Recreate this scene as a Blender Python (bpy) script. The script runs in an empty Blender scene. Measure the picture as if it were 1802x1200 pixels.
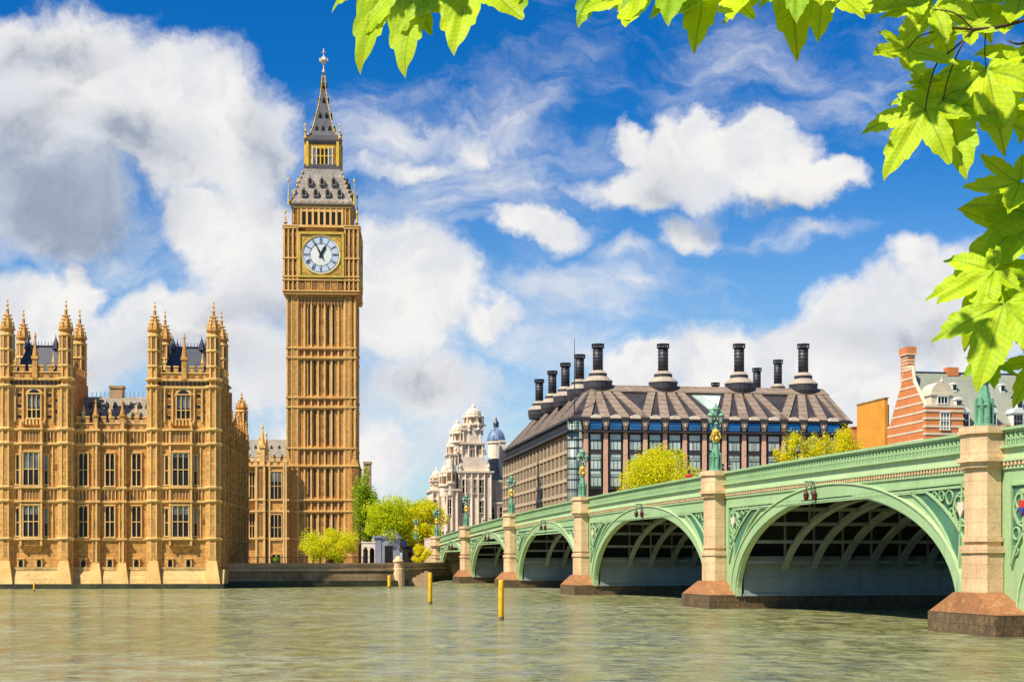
import bpy, math, random
from mathutils import Vector, Matrix
random.seed(7)
S = bpy.context.scene
C = S.collection
R = math.radians
F, HY, XC, EYE = 2600.0, 985.0, 901.0, 3.3      # focal length in photo pixels, horizon row, centre column, eye height

# ------------------------------------------------------------ camera
cam = bpy.data.cameras.new('camera'); co = bpy.data.objects.new('camera', cam); C.objects.link(co)
co.location = (0, 0, EYE); co.rotation_euler = (R(90), 0, 0)
cam.sensor_width = 36; cam.lens = F / 1802 * 36; cam.shift_y = (HY - 600) / 1802
cam.clip_start = 0.1; cam.clip_end = 20000
S.camera = co
# ------------------------------------------------------------ light
SUN_EL = R(52)
sx, sy = -0.77 * math.cos(SUN_EL), -0.64 * math.cos(SUN_EL)
SUN = Vector((sx, sy, math.sin(SUN_EL))).normalized()
sl = bpy.data.lights.new('sun', 'SUN'); so = bpy.data.objects.new('sun', sl); C.objects.link(so)
sl.energy = 5.0; sl.angle = R(0.5); sl.color = (1, .93, .80)
so.rotation_euler = (-SUN).to_track_quat('-Z', 'Y').to_euler(); so.location = (-100, -80, 150)
S.view_settings.view_transform = 'Standard'; S.view_settings.look = 'None'
S.view_settings.exposure = 0.5; S.view_settings.gamma = 1
S.view_settings.use_curve_mapping = False
try:
    S.cycles.max_bounces = 6; S.cycles.transparent_max_bounces = 8; S.cycles.caustics_reflective = False; S.cycles.caustics_refractive = False
except Exception: pass


class NT:
    """tiny node helper"""
    def __init__(s, tree): s.t = tree; s.n = tree.nodes; s.l = tree.links
    def new(s, ty, **kw):
        n = s.n.new(ty)
        for k, v in kw.items(): setattr(n, k, v)
        return n
    def put(s, sock, v):
        if isinstance(v, bpy.types.NodeSocket): s.l.new(v, sock)
        elif isinstance(v, (tuple, list)):
            sock.default_value = tuple(v) + ((1,) if len(v) == 3 and len(sock.default_value) == 4 else ())
        else: sock.default_value = v
    def math(s, op, a, b=0.0, c=None, clamp=False):
        n = s.new('ShaderNodeMath', operation=op, use_clamp=clamp)
        s.put(n.inputs[0], a); s.put(n.inputs[1], b)
        if c is not None: s.put(n.inputs[2], c)
        return n.outputs[0]
    def vmath(s, op, a, b=(0, 0, 0)):
        n = s.new('ShaderNodeVectorMath', operation=op)
        s.put(n.inputs[0], a)
        s.put(n.inputs[1], b)
        return n.outputs['Value'] if op in ('LENGTH', 'DOT_PRODUCT') else n.outputs[0]
    def mix(s, f, a, b, bt='MIX'):
        n = s.new('ShaderNodeMix', data_type='RGBA', blend_type=bt)
        s.put(n.inputs[0], f); s.put(n.inputs[6], a); s.put(n.inputs[7], b)
        return n.outputs[2]
    def ramp(s, x, lo, hi):
        n = s.new('ShaderNodeMapRange', clamp=True, interpolation_type='SMOOTHSTEP')
        s.put(n.inputs[0], x); n.inputs[1].default_value = lo; n.inputs[2].default_value = hi
        return n.outputs[0]
    def noise(s, vec, scale, detail=4, rough=.55, dist=0.0):
        n = s.new('ShaderNodeTexNoise'); s.put(n.inputs['Vector'], vec)
        n.inputs['Scale'].default_value = scale; n.inputs['Detail'].default_value = detail
        n.inputs['Roughness'].default_value = rough; n.inputs['Distortion'].default_value = dist
        return n.outputs['Fac']
    def sep(s, v):
        n = s.new('ShaderNodeSeparateXYZ'); s.put(n.inputs[0], v); return n.outputs
    def comb(s, x, y, z):
        n = s.new('ShaderNodeCombineXYZ'); s.put(n.inputs[0], x); s.put(n.inputs[1], y); s.put(n.inputs[2], z); return n.outputs[0]


# ------------------------------------------------------------ world: Nishita sky with clouds laid out by direction
W = bpy.data.worlds.new('World'); S.world = W; W.use_nodes = True
w = NT(W.node_tree); w.n.clear()
sky = w.new('ShaderNodeTexSky', sky_type='NISHITA', sun_disc=False)
sky.sun_elevation = SUN_EL; sky.sun_rotation = math.atan2(SUN.x, SUN.y)
sky.ozone_density = 2.5; sky.dust_density = .5; sky.air_density = 1.0
hs = w.new('ShaderNodeHueSaturation'); w.put(hs.inputs['Color'], sky.outputs[0])
hs.inputs['Saturation'].default_value = 1.32
tc = w.new('ShaderNodeTexCoord')
D = tc.outputs['Generated']
d = w.sep(D)
yy = w.math('MAXIMUM', d[1], .08)
cu = w.math('DIVIDE', d[0], yy); cv = w.math('DIVIDE', w.math('ABSOLUTE', d[2]), yy)
uv = w.comb(cu, cv, 0)
wn = w.new('ShaderNodeTexNoise'); w.put(wn.inputs['Vector'], uv); wn.inputs['Scale'].default_value = 11; wn.inputs['Detail'].default_value = 9; wn.inputs['Roughness'].default_value = .58
warp = w.vmath('SUBTRACT', wn.outputs['Color'], (.5, .5, .5))
sc_ = w.new('ShaderNodeVectorMath', operation='SCALE'); w.put(sc_.inputs[0], warp); sc_.inputs['Scale'].default_value = .085
uvw = w.vmath('ADD', uv, sc_.outputs[0])
def blobs(lst):
    acc = None
    for (px, py, rx, ry, s_) in lst:
        c = ((px - XC) / F, (HY - py) / F, 0)
        q = w.vmath('SUBTRACT', uvw, c)
        q = w.vmath('MULTIPLY', q, (F / rx, F / ry, 0))
        L = w.vmath('LENGTH', q)
        v = w.math('MULTIPLY_ADD', L, -s_, s_)        # s*(1-L)
        acc = v if acc is None else w.math('SMOOTH_MAX', acc, v, .12)
    return acc
big = [(110, 170, 230, 190, 1), (300, 190, 240, 150, 1), (430, 250, 130, 150, 1), (60, 330, 190, 150, .9), (150, 340, 120, 125, .9), (240, 260, 120, 60, .8), (20, 130, 120, 130, 1),
       (400, 380, 140, 95, 1), (470, 470, 170, 120, .9), (350, 350, 90, 60, .9), (700, 480, 130, 130, 1), (760, 520, 110, 90, .8), (680, 560, 180, 120, .8),
       (60, 540, 150, 80, 1), (150, 500, 60, 60, .8), (330, 560, 180, 95, 1), (180, 610, 250, 90, .8), (450, 650, 200, 120, .7), (740, 690, 200, 110, .6), (850, 560, 120, 50, .6),
       (1240, 265, 120, 105, 1.1), (1250, 215, 60, 50, 1), (1340, 235, 50, 50, 1), (1180, 275, 100, 60, 1), (1340, 290, 110, 85, 1.1), (1430, 320, 110, 50, 1.1), (1120, 320, 120, 55, .9), (1110, 250, 60, 40, .9), (1230, 390, 70, 45, .6),
       (945, 395, 110, 45, .8), (830, 240, 70, 70, .45), (720, 280, 150, 45, .4),
       (1400, 640, 330, 110, 1), (1560, 570, 170, 110, 1), (1680, 560, 170, 130, 1), (1620, 480, 80, 50, .8), (1130, 640, 110, 60, 1), (1250, 640, 150, 80, 1), (1500, 720, 500, 100, .9), (560, 800, 500, 90, .5)]
wisp = [(1030, 510, 190, 60, .8), (1120, 480, 90, 30, .7), (860, 300, 170, 90, .7), (700, 230, 160, 60, .7), (1000, 600, 200, 60, .6), (1400, 130, 170, 60, .22),
        (1420, 410, 90, 18, .6), (900, 230, 80, 80, .5), (760, 350, 110, 40, .6), (1100, 430, 70, 20, .6), (620, 700, 300, 200, .5), (240, 400, 140, 70, .35)]
dark = [(100, 355, 230, 105, 1.3), (20, 270, 130, 130, .6), (230, 250, 130, 60, .5), (480, 270, 60, 120, .55), (130, 410, 160, 40, .8), (500, 540, 120, 50, .4), (700, 690, 180, 40, .22), (1300, 372, 230, 28, .55), (1600, 600, 160, 35, .35), (60, 100, 160, 40, .35), (330, 640, 220, 40, .3), (1180, 330, 60, 60, .3)]
n1 = w.noise(uvw, 28, 8, .6)
bb = w.math('ADD', blobs(big), w.math('MULTIPLY', w.math('SUBTRACT', n1, .5), .75))
dens = w.ramp(bb, -.04, .42)
stre = w.noise(w.vmath('MULTIPLY', uvw, (1, 2.6, 1)), 16, 8, .62)
wi = w.math('ADD', blobs(wisp), w.math('MULTIPLY', w.math('SUBTRACT', stre, .5), 2.2))
wd = w.math('MULTIPLY', w.ramp(wi, -.45, 1.2), .9)
# the rest of the sky, outside the picture, has scattered clouds of its own
far = w.ramp(w.noise(D, 3.2, 7, .6), .52, .66)
outm = w.math('SUBTRACT', 1, w.math('MULTIPLY', w.ramp(d[1], .55, .8), w.ramp(cv, .62, .45)))
dens = w.math('MAXIMUM', w.math('MAXIMUM', dens, wd), w.math('MULTIPLY', far, outm))
lit = w.noise(w.vmath('ADD', uvw, (.004, -.004, 0)), 22, 7, .6)
dk = w.math('MULTIPLY', w.ramp(w.math('ADD', blobs(dark), w.math('MULTIPLY', w.math('SUBTRACT', lit, .5), 1.5)), -.25, .75), 1.0)
ccol = w.mix(dk, (.66, .645, .63), (.22, .26, .34))
edge = w.ramp(lit, .35, .62)
ccol = w.mix(w.math('MULTIPLY', w.math('SUBTRACT', 1, edge), .42), ccol, (.34, .40, .50))
skycol = w.mix(1.0, hs.outputs[0], (.060, .082, .098), 'MULTIPLY')
# paler towards the horizon
skycol = w.mix(w.ramp(cv, .10, .36), skycol, w.mix(1.0, skycol, (.10, .70, .92), 'MULTIPLY'))
hz = w.ramp(cv, .30, .0)
skycol = w.mix(w.math('MULTIPLY', hz, .34), skycol, (.42, .50, .60))
col = w.mix(dens, skycol, ccol)
bg = w.new('ShaderNodeBackground'); w.put(bg.inputs[0], col); bg.inputs[1].default_value = 1.0
wo = w.new('ShaderNodeOutputWorld'); w.l.new(bg.outputs[0], wo.inputs[0])


# ------------------------------------------------------------ materials
def base(name, rough=.8, spec=.3, metal=0.0):
    m = bpy.data.materials.new(name); m.use_nodes = True
    k = NT(m.node_tree); p = k.n['Principled BSDF']
    p.inputs['Roughness'].default_value = rough; p.inputs['Metallic'].default_value = metal
    p.inputs['Specular IOR Level'].default_value = spec
    return m, k, p
def mat(name, c1, c2=None, scale=1.0, rough=.8, spec=.3, bump=0.0, brick=None, c3=None, streak=0.0, metal=0.0, fine=0.0, fscale=6):
    m, k, p = base(name, rough, spec, metal)
    c2 = c2 or tuple(x * .7 for x in c1)
    oc = k.new('ShaderNodeTexCoord').outputs['Object']
    col = k.mix(k.ramp(k.noise(oc, scale, 5, .6), .32, .68), c1, c2)
    if c3: col = k.mix(k.math('MULTIPLY', k.ramp(k.noise(k.vmath('ADD', oc, (31, 7, 3)), scale * 2.7, 4, .65), .52, .72), .8), col, c3)
    if streak:
        sv = k.vmath('MULTIPLY', oc, (1.6, 1.6, .12))
        col = k.mix(k.math('MULTIPLY', k.ramp(k.noise(sv, 1.3, 5, .65), .5, .75), streak), col, tuple(x * .45 for x in c2))
    if fine:
        nf = k.noise(oc, fscale, 3, .7)
        col = k.mix(fine, col, k.mix(k.ramp(nf, .35, .65), tuple(x * .55 for x in c1), tuple(min(1, x * 1.35) for x in c1)))
    h = None
    if brick:
        bw, bh, amt = brick[:3]
        s_ = k.sep(oc)
        bv = k.comb(k.math('ADD', s_[0], s_[1]), s_[2], 0)
        b = k.new('ShaderNodeTexBrick'); k.put(b.inputs['Vector'], bv)
        b.inputs['Scale'].default_value = 1; b.inputs['Brick Width'].default_value = bw; b.inputs['Row Height'].default_value = bh
        b.inputs['Mortar Size'].default_value = bh * .06 if len(brick) < 4 else brick[3]; b.inputs['Mortar Smooth'].default_value = .4
        b.inputs['Color1'].default_value = (1, 1, 1, 1); b.inputs['Color2'].default_value = (.72, .70, .68, 1); b.inputs['Mortar'].default_value = (.35, .33, .31, 1)
        col = k.mix(amt, col, k.mix(1.0, col, b.outputs['Color'], 'MULTIPLY'))
    k.put(p.inputs['Base Color'], col)
    if bump:
        bn = k.new('ShaderNodeBump'); bn.inputs['Strength'].default_value = bump; bn.inputs['Distance'].default_value = .05
        k.put(bn.inputs['Height'], k.noise(oc, fscale, 4, .65)); k.put(p.inputs['Normal'], bn.outputs[0])
    return m
M = {}
M['stone'] = mat('honey stone', (.70, .36, .095), (.52, .245, .06), .22, .85, bump=.5, brick=(1.1, .42, .55), c3=(.32, .145, .045), streak=.6, fine=.5, fscale=2.2)
M['trim'] = mat('pale stone trim', (.86, .54, .19), (.66, .37, .11), .35, .8, bump=.2, streak=.5, fine=.22)
M['tower trim'] = mat('clock tower trim stone', (.86, .51, .17), (.66, .36, .10), .35, .8, bump=.2, streak=.5, fine=.22)
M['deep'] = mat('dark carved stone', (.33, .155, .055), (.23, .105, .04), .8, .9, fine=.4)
M['plinth'] = mat('plinth stone', (.74, .50, .19), (.55, .35, .12), .35, .85, bump=.4, brick=(1.6, .5, .5), c3=(.42, .27, .10))
M['tide'] = mat('tidemark stone', (.055, .06, .022), (.025, .025, .014), .5, .7, bump=.6, c3=(.12, .10, .03))
M['clock stone'] = mat('clock tower stone', (.70, .355, .09), (.52, .24, .058), .16, .85, bump=.5, brick=(1.2, .5, .5), c3=(.32, .145, .04), streak=.6, fine=.45, fscale=1.8)
M['gold'] = mat('gilding', (.80, .50, .06), (.55, .32, .04), .8, .4, .5, fine=.35, metal=.15)
M['gold stone'] = mat('gilded stone', (.85, .52, .06), (.62, .34, .04), .8, .6, fine=.35)
M['slate'] = mat('blue slate', (.050, .058, .085), (.030, .034, .05), .7, .45, .5, brick=(.8, .35, .8), fine=.3)
M['iron roof'] = mat('cast iron roof tiles', (.40, .34, .27), (.25, .21, .18), 1.1, .6, .4, brick=(.9, .7, .9), fine=.4, c3=(.33, .25, .17))
M['spire'] = mat('spire tiles', (.13, .125, .14), (.075, .07, .085), 1.1, .55, .4, brick=(.6, .5, .9), fine=.4)
M['lead roof'] = mat('old grey roof', (.34, .30, .23), (.22, .20, .16), .8, .7, brick=(.7, .45, .7), fine=.5)
M['glass'] = mat('dark window glass', (.024, .024, .028), (.010, .010, .013), .9, .35, .25)
M['glass grey'] = mat('window glass with blinds', (.22, .24, .22), (.08, .09, .09), .7, .15, .6)
M['black'] = mat('dark opening', (.012, .010, .009), (.02, .015, .012), 1, .9)
M['dial'] = mat('opal dial', (.80, .80, .72), (.70, .70, .64), .5, .4)
M['dial ring'] = mat('pale blue dial ring', (.62, .66, .74), (.50, .55, .68), 1.2, .4)
M['ink'] = mat('blue black ironwork', (.018, .02, .04), (.01, .012, .02), 1, .5)
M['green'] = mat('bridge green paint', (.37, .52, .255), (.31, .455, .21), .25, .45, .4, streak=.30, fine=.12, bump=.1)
M['green pale'] = mat('pale green fascia paint', (.50, .62, .32), (.43, .55, .27), .3, .45, .4, streak=.28, fine=.12)  # paler green for the fascia, cornice edges and arch rims
M['lamp green'] = mat('verdigris lamp paint', (.17, .38, .22), (.10, .25, .14), 1.2, .4, .5, fine=.3)
M['green deep'] = mat('dark green paint', (.085, .22, .12), (.05, .14, .08), .6, .5, .4)
M['pier'] = mat('pier granite', (.80, .54, .30), (.62, .39, .20), .5, .75, bump=.4, brick=(1.5, .62, .32), c3=(.50, .32, .17), streak=.3, fine=.2, fscale=9)
M['rust'] = mat('rust stained granite', (.38, .16, .06), (.26, .11, .045), .9, .75, bump=.5, c3=(.50, .30, .13), fine=.25, streak=.3)
M['wet'] = mat('wet weedy granite', (.17, .11, .055), (.06, .045, .028), .9, .55, bump=.9, c3=(.42, .23, .09), brick=(.9, .45, .6), fine=.5)
M['grey wall'] = mat('grey rendered pier wall', (.38, .41, .40), (.30, .33, .32), .25, .8, brick=(2.4, 1.1, .25), streak=.35)
M['rib'] = mat('grey iron rib', (.34, .38, .35), (.25, .28, .26), .5, .6)
M['under'] = mat('dark iron underside', (.085, .09, .085), (.05, .055, .05), .6, .8)  # near-black grey for the deck underside and pier cores
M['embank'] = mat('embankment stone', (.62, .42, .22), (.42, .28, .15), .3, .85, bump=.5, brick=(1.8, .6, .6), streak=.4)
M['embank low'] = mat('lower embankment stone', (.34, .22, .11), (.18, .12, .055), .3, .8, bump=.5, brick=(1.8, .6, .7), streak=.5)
M['yellow'] = mat('yellow paint', (.92, .50, .005), (.82, .38, .005), 2, .45, .4, streak=.15)
M['white stone'] = mat('portland stone', (.86, .70, .52), (.72, .54, .38), .25, .85, bump=.3, streak=.35, c3=(.50, .40, .33), fine=.2, fscale=2)
M['dome'] = mat('blue lead dome', (.22, .30, .42), (.14, .2, .3), .5, .4, .5)
M['ph roof'] = mat('bronze roof cladding', (.36, .265, .19), (.26, .19, .135), .3, .6, .4, brick=(1.5, 1.0, .75, .1), fine=.2)
M['ph dark'] = mat('dark bronze', (.055, .045, .045), (.03, .026, .03), .4, .5, .5)
M['ph stone'] = mat('pink sandstone', (.80, .46, .30), (.64, .36, .23), .4, .8, fine=.2)
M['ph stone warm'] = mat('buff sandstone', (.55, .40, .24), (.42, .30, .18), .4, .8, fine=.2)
M['ph glass'] = mat('pale green window glass', (.72, .82, .70), (.40, .56, .50), .16, .25, .3, brick=(4.1, 3.3, .9))
M['blue glass'] = mat('blue window glass', (.02, .19, .46), (.015, .10, .28), .2, .1, .6)
M['chimney band'] = mat('chimney cone cladding', (.46, .37, .27), (.33, .26, .2), .6, .6, fine=.2)
M['brick'] = mat('orange red brick', (.74, .25, .08), (.58, .18, .06), .3, .85, brick=(.5, .22, .4), fine=.25)
M['brick slab'] = mat('ochre brick', (.82, .35, .045), (.70, .28, .035), .3, .85, brick=(.6, .3, .35), streak=.25, fine=.2)
M['cream'] = mat('cream stone bands', (.74, .62, .46), (.62, .50, .36), .6, .8)
M['green slate'] = mat('green grey slate', (.33, .34, .25), (.26, .27, .2), .25, .7, brick=(.9, .5, .45), fine=.2)
M['white paint'] = mat('white window paint', (.78, .76, .72), (.70, .68, .64), 1, .5)
M['grey stone'] = mat('blue grey stone', (.34, .34, .38), (.22, .23, .28), .6, .8, fine=.2)
M['ground'] = mat('pavement ground', (.24, .21, .17), (.18, .16, .13), .1, .9, brick=(1.2, .8, .4), fine=.2)
M['asphalt'] = mat('asphalt', (.06, .06, .06), (.045, .045, .045), .5, .9, fine=.3)
M['bark'] = mat('bark', (.085, .055, .03), (.05, .032, .018), 2, .9, bump=.6)
M['twig'] = mat('brown twig', (.085, .045, .022), (.05, .028, .015), 9, .7)
M['dark cloth'] = mat('dark cloth', (.03, .03, .045), (.02, .02, .03), 3, .9)
M['red cloth'] = mat('red cloth', (.5, .03, .03), (.4, .02, .02), 3, .9)
M['pale cloth'] = mat('pale cloth', (.5, .48, .45), (.4, .38, .36), 3, .9)
M['skin'] = mat('skin', (.5, .3, .2), (.46, .27, .18), 3, .6)
M['car paint'] = mat('black car paint', (.02, .02, .025), (.02, .02, .025), 1, .25, .6)
M['maroon'] = mat('maroon lantern paint', (.12, .02, .02), (.08, .015, .015), 2, .4)
M['lamp glass'] = mat('milky lamp glass', (.62, .66, .58), (.5, .55, .48), 3, .2, .6)
M['shield red'] = mat('red enamel', (.6, .05, .02), (.5, .04, .02), 2, .4)
M['shield blue'] = mat('blue enamel', (.03, .08, .4), (.02, .06, .3), 2, .4)
M['navy'] = mat('navy paint', (.015, .025, .12), (.01, .015, .07), 2, .5)

def leafmat(name, c1, c2, scale, tr=.45, tmul=1.3, rough=.55, vein=False):
    m, k, p = base(name, rough, .3)
    oc = k.new('ShaderNodeTexCoord').outputs['Object']
    nf = k.noise(oc, scale, 4, .6)
    col = k.mix(k.ramp(nf, .3, .7), c1, c2)
    if vein:
        geo = k.new('ShaderNodeUVMap').outputs[0]
        uvv = k.sep(geo)
        # side veins: herringbone off each lobe's midrib (u = signed angle inside lobe, v = distance)
        hb = k.math('SUBTRACT', k.math('MULTIPLY', uvv[1], 15), k.math('MULTIPLY', k.math('ABSOLUTE', uvv[0]), 9))
        fr = k.math('ABSOLUTE', k.math('SUBTRACT', k.math('FRACT', hb), .5))
        oi = k.new('ShaderNodeObjectInfo').outputs['Random']
        col = k.mix(k.math('MULTIPLY', oi, .40), col, (.28, .48, .008))
        v1 = k.math('MULTIPLY', k.ramp(fr, .07, .0), .35)
        v2 = k.math('MULTIPLY', k.ramp(k.math('ABSOLUTE', uvv[0]), .02, .006), .75)
        col = k.mix(k.math('MAXIMUM', v1, v2), col, (.26, .38, .012))
        sp = k.math('MULTIPLY', k.ramp(k.noise(oc, 34, 4, .7), .62, .72), .7)
        col = k.mix(sp, col, (.62, .36, .02))
        ed = k.math('MULTIPLY', k.ramp(uvv[1], .8, 1.05), .45)
        col = k.mix(k.math('MULTIPLY', ed, k.ramp(k.noise(oc, 12, 3, .6), .4, .6)), col, (.75, .55, .01))
        bn = k.new('ShaderNodeBump'); bn.inputs['Strength'].default_value = .6; bn.inputs['Distance'].default_value = .002
        k.put(bn.inputs['Height'], k.math('ADD', v1, k.math('MULTIPLY', k.noise(oc, 60, 3, .6), .4))); k.put(p.inputs['Normal'], bn.outputs[0])
    k.put(p.inputs['Base Color'], col)
    t = k.new('ShaderNodeBsdfTranslucent')
    k.put(t.inputs[0], k.mix(1.0, col, (tmul, tmul, tmul * .6), 'MULTIPLY'))
    mx = k.new('ShaderNodeMixShader'); mx.inputs[0].default_value = tr
    k.l.new(p.outputs[0], mx.inputs[1]); k.l.new(t.outputs[0], mx.inputs[2])
    k.l.new(mx.outputs[0], k.n['Material Output'].inputs[0])
    return m
M['leaf'] = leafmat('young sycamore leaf', (.66, .74, .006), (.48, .66, .005), 7, .35, 1.3, vein=True)
M['leaf green'] = leafmat('greener sycamore leaf', (.36, .56, .01), (.22, .42, .01), 7, .4, 1.2, vein=True)
M['foliage yellow'] = leafmat('bright spring foliage', (.86, .72, .006), (.66, .62, .006), .6, .4)
M['foliage lime'] = leafmat('lime foliage', (.58, .66, .010), (.38, .52, .01), .5, .4)
M['foliage green'] = leafmat('mid green foliage', (.32, .42, .015), (.20, .30, .012), .5, .4)

# water
m, k, p = base('river water', .1, .5)
oc = k.new('ShaderNodeTexCoord').outputs['Object']
big_n = k.noise(k.vmath('MULTIPLY', oc, (.6, 1, 1)), .045, 5, .6, .8)
mid_n = k.noise(k.vmath('MULTIPLY', oc, (1.0, .7, 1)), .55, 7, .72, .7)
wc = k.mix(k.ramp(big_n, .36, .66), (.25, .245, .10), (.33, .335, .20))
wc = k.mix(k.math('MULTIPLY', k.ramp(mid_n, .42, .62), .6), wc, (.19, .17, .035))
gl_ = k.new('ShaderNodeBsdfGlossy'); k.put(gl_.inputs['Roughness'], .10)
df = k.new('ShaderNodeBsdfDiffuse'); k.put(df.inputs['Color'], wc)
h1 = k.noise(k.vmath('MULTIPLY', oc, (.9, 1.0, 1)), .95, 5, .6, .5)
h2 = k.noise(k.vmath('MULTIPLY', oc, (.9, .7, 1)), .26, 5, .6, .8)
hh = k.math('ADD', k.math('MULTIPLY', h1, .26), k.math('MULTIPLY', h2, .55))
bn = k.new('ShaderNodeBump'); bn.inputs['Strength'].default_value = .7; bn.inputs['Distance'].default_value = .8
k.put(bn.inputs['Height'], hh)
for q in (gl_, df): k.put(q.inputs['Normal'], bn.outputs[0])
fr = k.new('ShaderNodeLayerWeight'); fr.inputs['Blend'].default_value = .35; k.put(fr.inputs['Normal'], bn.outputs[0])
gust = k.noise(k.vmath('MULTIPLY', oc, (.8, .42, 1)), .85, 7, .72, .9)
fac = k.math('MULTIPLY', k.math('MINIMUM', fr.outputs['Fresnel'], .74), k.math('MULTIPLY_ADD', k.ramp(gust, .36, .64), .95, .30))
mx = k.new('ShaderNodeMixShader'); k.put(mx.inputs[0], fac); k.l.new(df.outputs[0], mx.inputs[1]); k.l.new(gl_.outputs[0], mx.inputs[2])
k.l.new(mx.outputs[0], k.n['Material Output'].inputs[0]); k.n.remove(p)
M['water'] = m


# ------------------------------------------------------------ mesh builder
class MB:
    def __init__(s): s.v = []; s.f = []; s.m = []; s.sm = []; s.x = None; s.mt = 0
    def add(s, vs, fs, mt=None, smooth=False):
        o = len(s.v)
        if s.x is not None: vs = [s.x @ Vector(q) for q in vs]
        s.v.extend([tuple(q) for q in vs])
        for f in fs: s.f.append(tuple(i + o for i in f)); s.m.append(s.mt if mt is None else mt); s.sm.append(smooth)
    def box(s, x0, x1, y0, y1, z0, z1, mt=None):
        s.add([(x0, y0, z0), (x1, y0, z0), (x1, y1, z0), (x0, y1, z0), (x0, y0, z1), (x1, y0, z1), (x1, y1, z1), (x0, y1, z1)],
              [(0, 3, 2, 1), (4, 5, 6, 7), (0, 1, 5, 4), (1, 2, 6, 5), (2, 3, 7, 6), (3, 0, 4, 7)], mt)
    def taper(s, a, b, z0, z1, mt=None):     # a, b = (x0,x1,y0,y1) at z0 and z1
        s.add([(a[0], a[2], z0), (a[1], a[2], z0), (a[1], a[3], z0), (a[0], a[3], z0), (b[0], b[2], z1), (b[1], b[2], z1), (b[1], b[3], z1), (b[0], b[3], z1)],
              [(0, 3, 2, 1), (4, 5, 6, 7), (0, 1, 5, 4), (1, 2, 6, 5), (2, 3, 7, 6), (3, 0, 4, 7)], mt)
    def prism(s, pts, y0, y1, mt=None):      # polygon in x,z swept along y
        n = len(pts)
        s.add([(p_[0], y0, p_[1]) for p_ in pts] + [(p_[0], y1, p_[1]) for p_ in pts],
              [tuple(range(n)), tuple(range(2 * n - 1, n - 1, -1))] + [(i, i + n, (i + 1) % n + n, (i + 1) % n) for i in range(n)], mt)
    def prismx(s, pts, x0, x1, mt=None):     # polygon in y,z swept along x
        n = len(pts)
        s.add([(x0, p_[0], p_[1]) for p_ in pts] + [(x1, p_[0], p_[1]) for p_ in pts],
              [tuple(range(n - 1, -1, -1)), tuple(range(n, 2 * n))] + [(i, (i + 1) % n, (i + 1) % n + n, i + n) for i in range(n)], mt)
    def prismz(s, pts, z0, z1, mt=None):
        n = len(pts)
        s.add([(p_[0], p_[1], z0) for p_ in pts] + [(p_[0], p_[1], z1) for p_ in pts],
              [tuple(range(n - 1, -1, -1)), tuple(range(n, 2 * n))] + [(i, (i + 1) % n, (i + 1) % n + n, i + n) for i in range(n)], mt)
    def lathe(s, cx, cy, prof, n=12, mt=None, smooth=False, rot=0.0):
        vs = []; fs = []
        for r, z in prof:
            for i in range(n):
                a = rot + 2 * math.pi * i / n; vs.append((cx + r * math.cos(a), cy + r * math.sin(a), z))
        for j in range(len(prof) - 1):
            for i in range(n): fs.append((j * n + i, j * n + (i + 1) % n, (j + 1) * n + (i + 1) % n, (j + 1) * n + i))
        fs.append(tuple(range(n - 1, -1, -1))); fs.append(tuple((len(prof) - 1) * n + i for i in range(n)))
        s.add(vs, fs, mt, smooth)
    def tube(s, pts, r, n=6, mt=None, smooth=True):
        pts = [Vector(p_) for p_ in pts]; vs = []; fs = []
        for i, p_ in enumerate(pts):
            t = (pts[min(i + 1, len(pts) - 1)] - pts[max(i - 1, 0)]).normalized()
            a = t.orthogonal().normalized() if i == 0 else (a - t * a.dot(t)).normalized()
            b = t.cross(a); rr = r[i] if isinstance(r, (list, tuple)) else r
            for k_ in range(n):
                an = 2 * math.pi * k_ / n; vs.append(p_ + (a * math.cos(an) + b * math.sin(an)) * rr)
        for j in range(len(pts) - 1):
            for i in range(n): fs.append((j * n + i, j * n + (i + 1) % n, (j + 1) * n + (i + 1) % n, (j + 1) * n + i))
        fs.append(tuple(range(n - 1, -1, -1))); fs.append(tuple((len(pts) - 1) * n + i for i in range(n)))
        s.add(vs, fs, mt, smooth)
    def build(s, name, mats, parent=None):
        me = bpy.data.meshes.new(name); me.from_pydata(s.v, [], s.f)
        for q in (mats if isinstance(mats, (list, tuple)) else [mats]): me.materials.append(M[q])
        me.polygons.foreach_set('material_index', s.m); me.polygons.foreach_set('use_smooth', s.sm); me.update()
        o = bpy.data.objects.new(name, me); C.objects.link(o)
        if parent: o.parent = parent
        return o

def thing(name, label, cat, loc=(0, 0, 0), rz=0, group=None):
    o = bpy.data.objects.new(name, None); C.objects.link(o); o.location = loc; o.rotation_euler = (0, 0, rz)
    o['label'] = label; o['category'] = cat
    if group: o['group'] = group
    return o
def tag(o, label, cat, group=None):
    o['label'] = label; o['category'] = cat
    if group: o['group'] = group
    return o
def copytree(o, parent=None):
    c = o.copy(); C.objects.link(c); c.parent = parent
    for ch in list(o.children): copytree(ch, c)
    return c
def Xp(px, Y): return (px - XC) * Y / F
def Zp(py, Y): return EYE + (HY - py) * Y / F

class Frame:
    """vertical plane frame: origin seen at column px, distance Y, turned by yaw degrees"""
    def __init__(s, px, Y, yaw):
        s.X0, s.Y0, s.a = Xp(px, Y), Y, R(yaw); s.c, s.s = math.cos(s.a), math.sin(s.a)
    def U(s, px, v=0.0):
        k_ = (px - XC) / F; X0 = s.X0 - v * s.s; Y0 = s.Y0 + v * s.c
        return (k_ * Y0 - X0) / (s.c - k_ * s.s)
    def Y(s, u, v=0.0): return s.Y0 + u * s.s + v * s.c
    def Z(s, py, u=0.0, v=0.0): return Zp(py, s.Y(u, v))
    def V(s, px, u=0.0):   # depth at which the side face passes column px
        k_ = (px - XC) / F; X0 = s.X0 + u * s.c; Y0 = s.Y0 + u * s.s
        return (k_ * Y0 - X0) / (-s.s - k_ * s.c)


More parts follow.
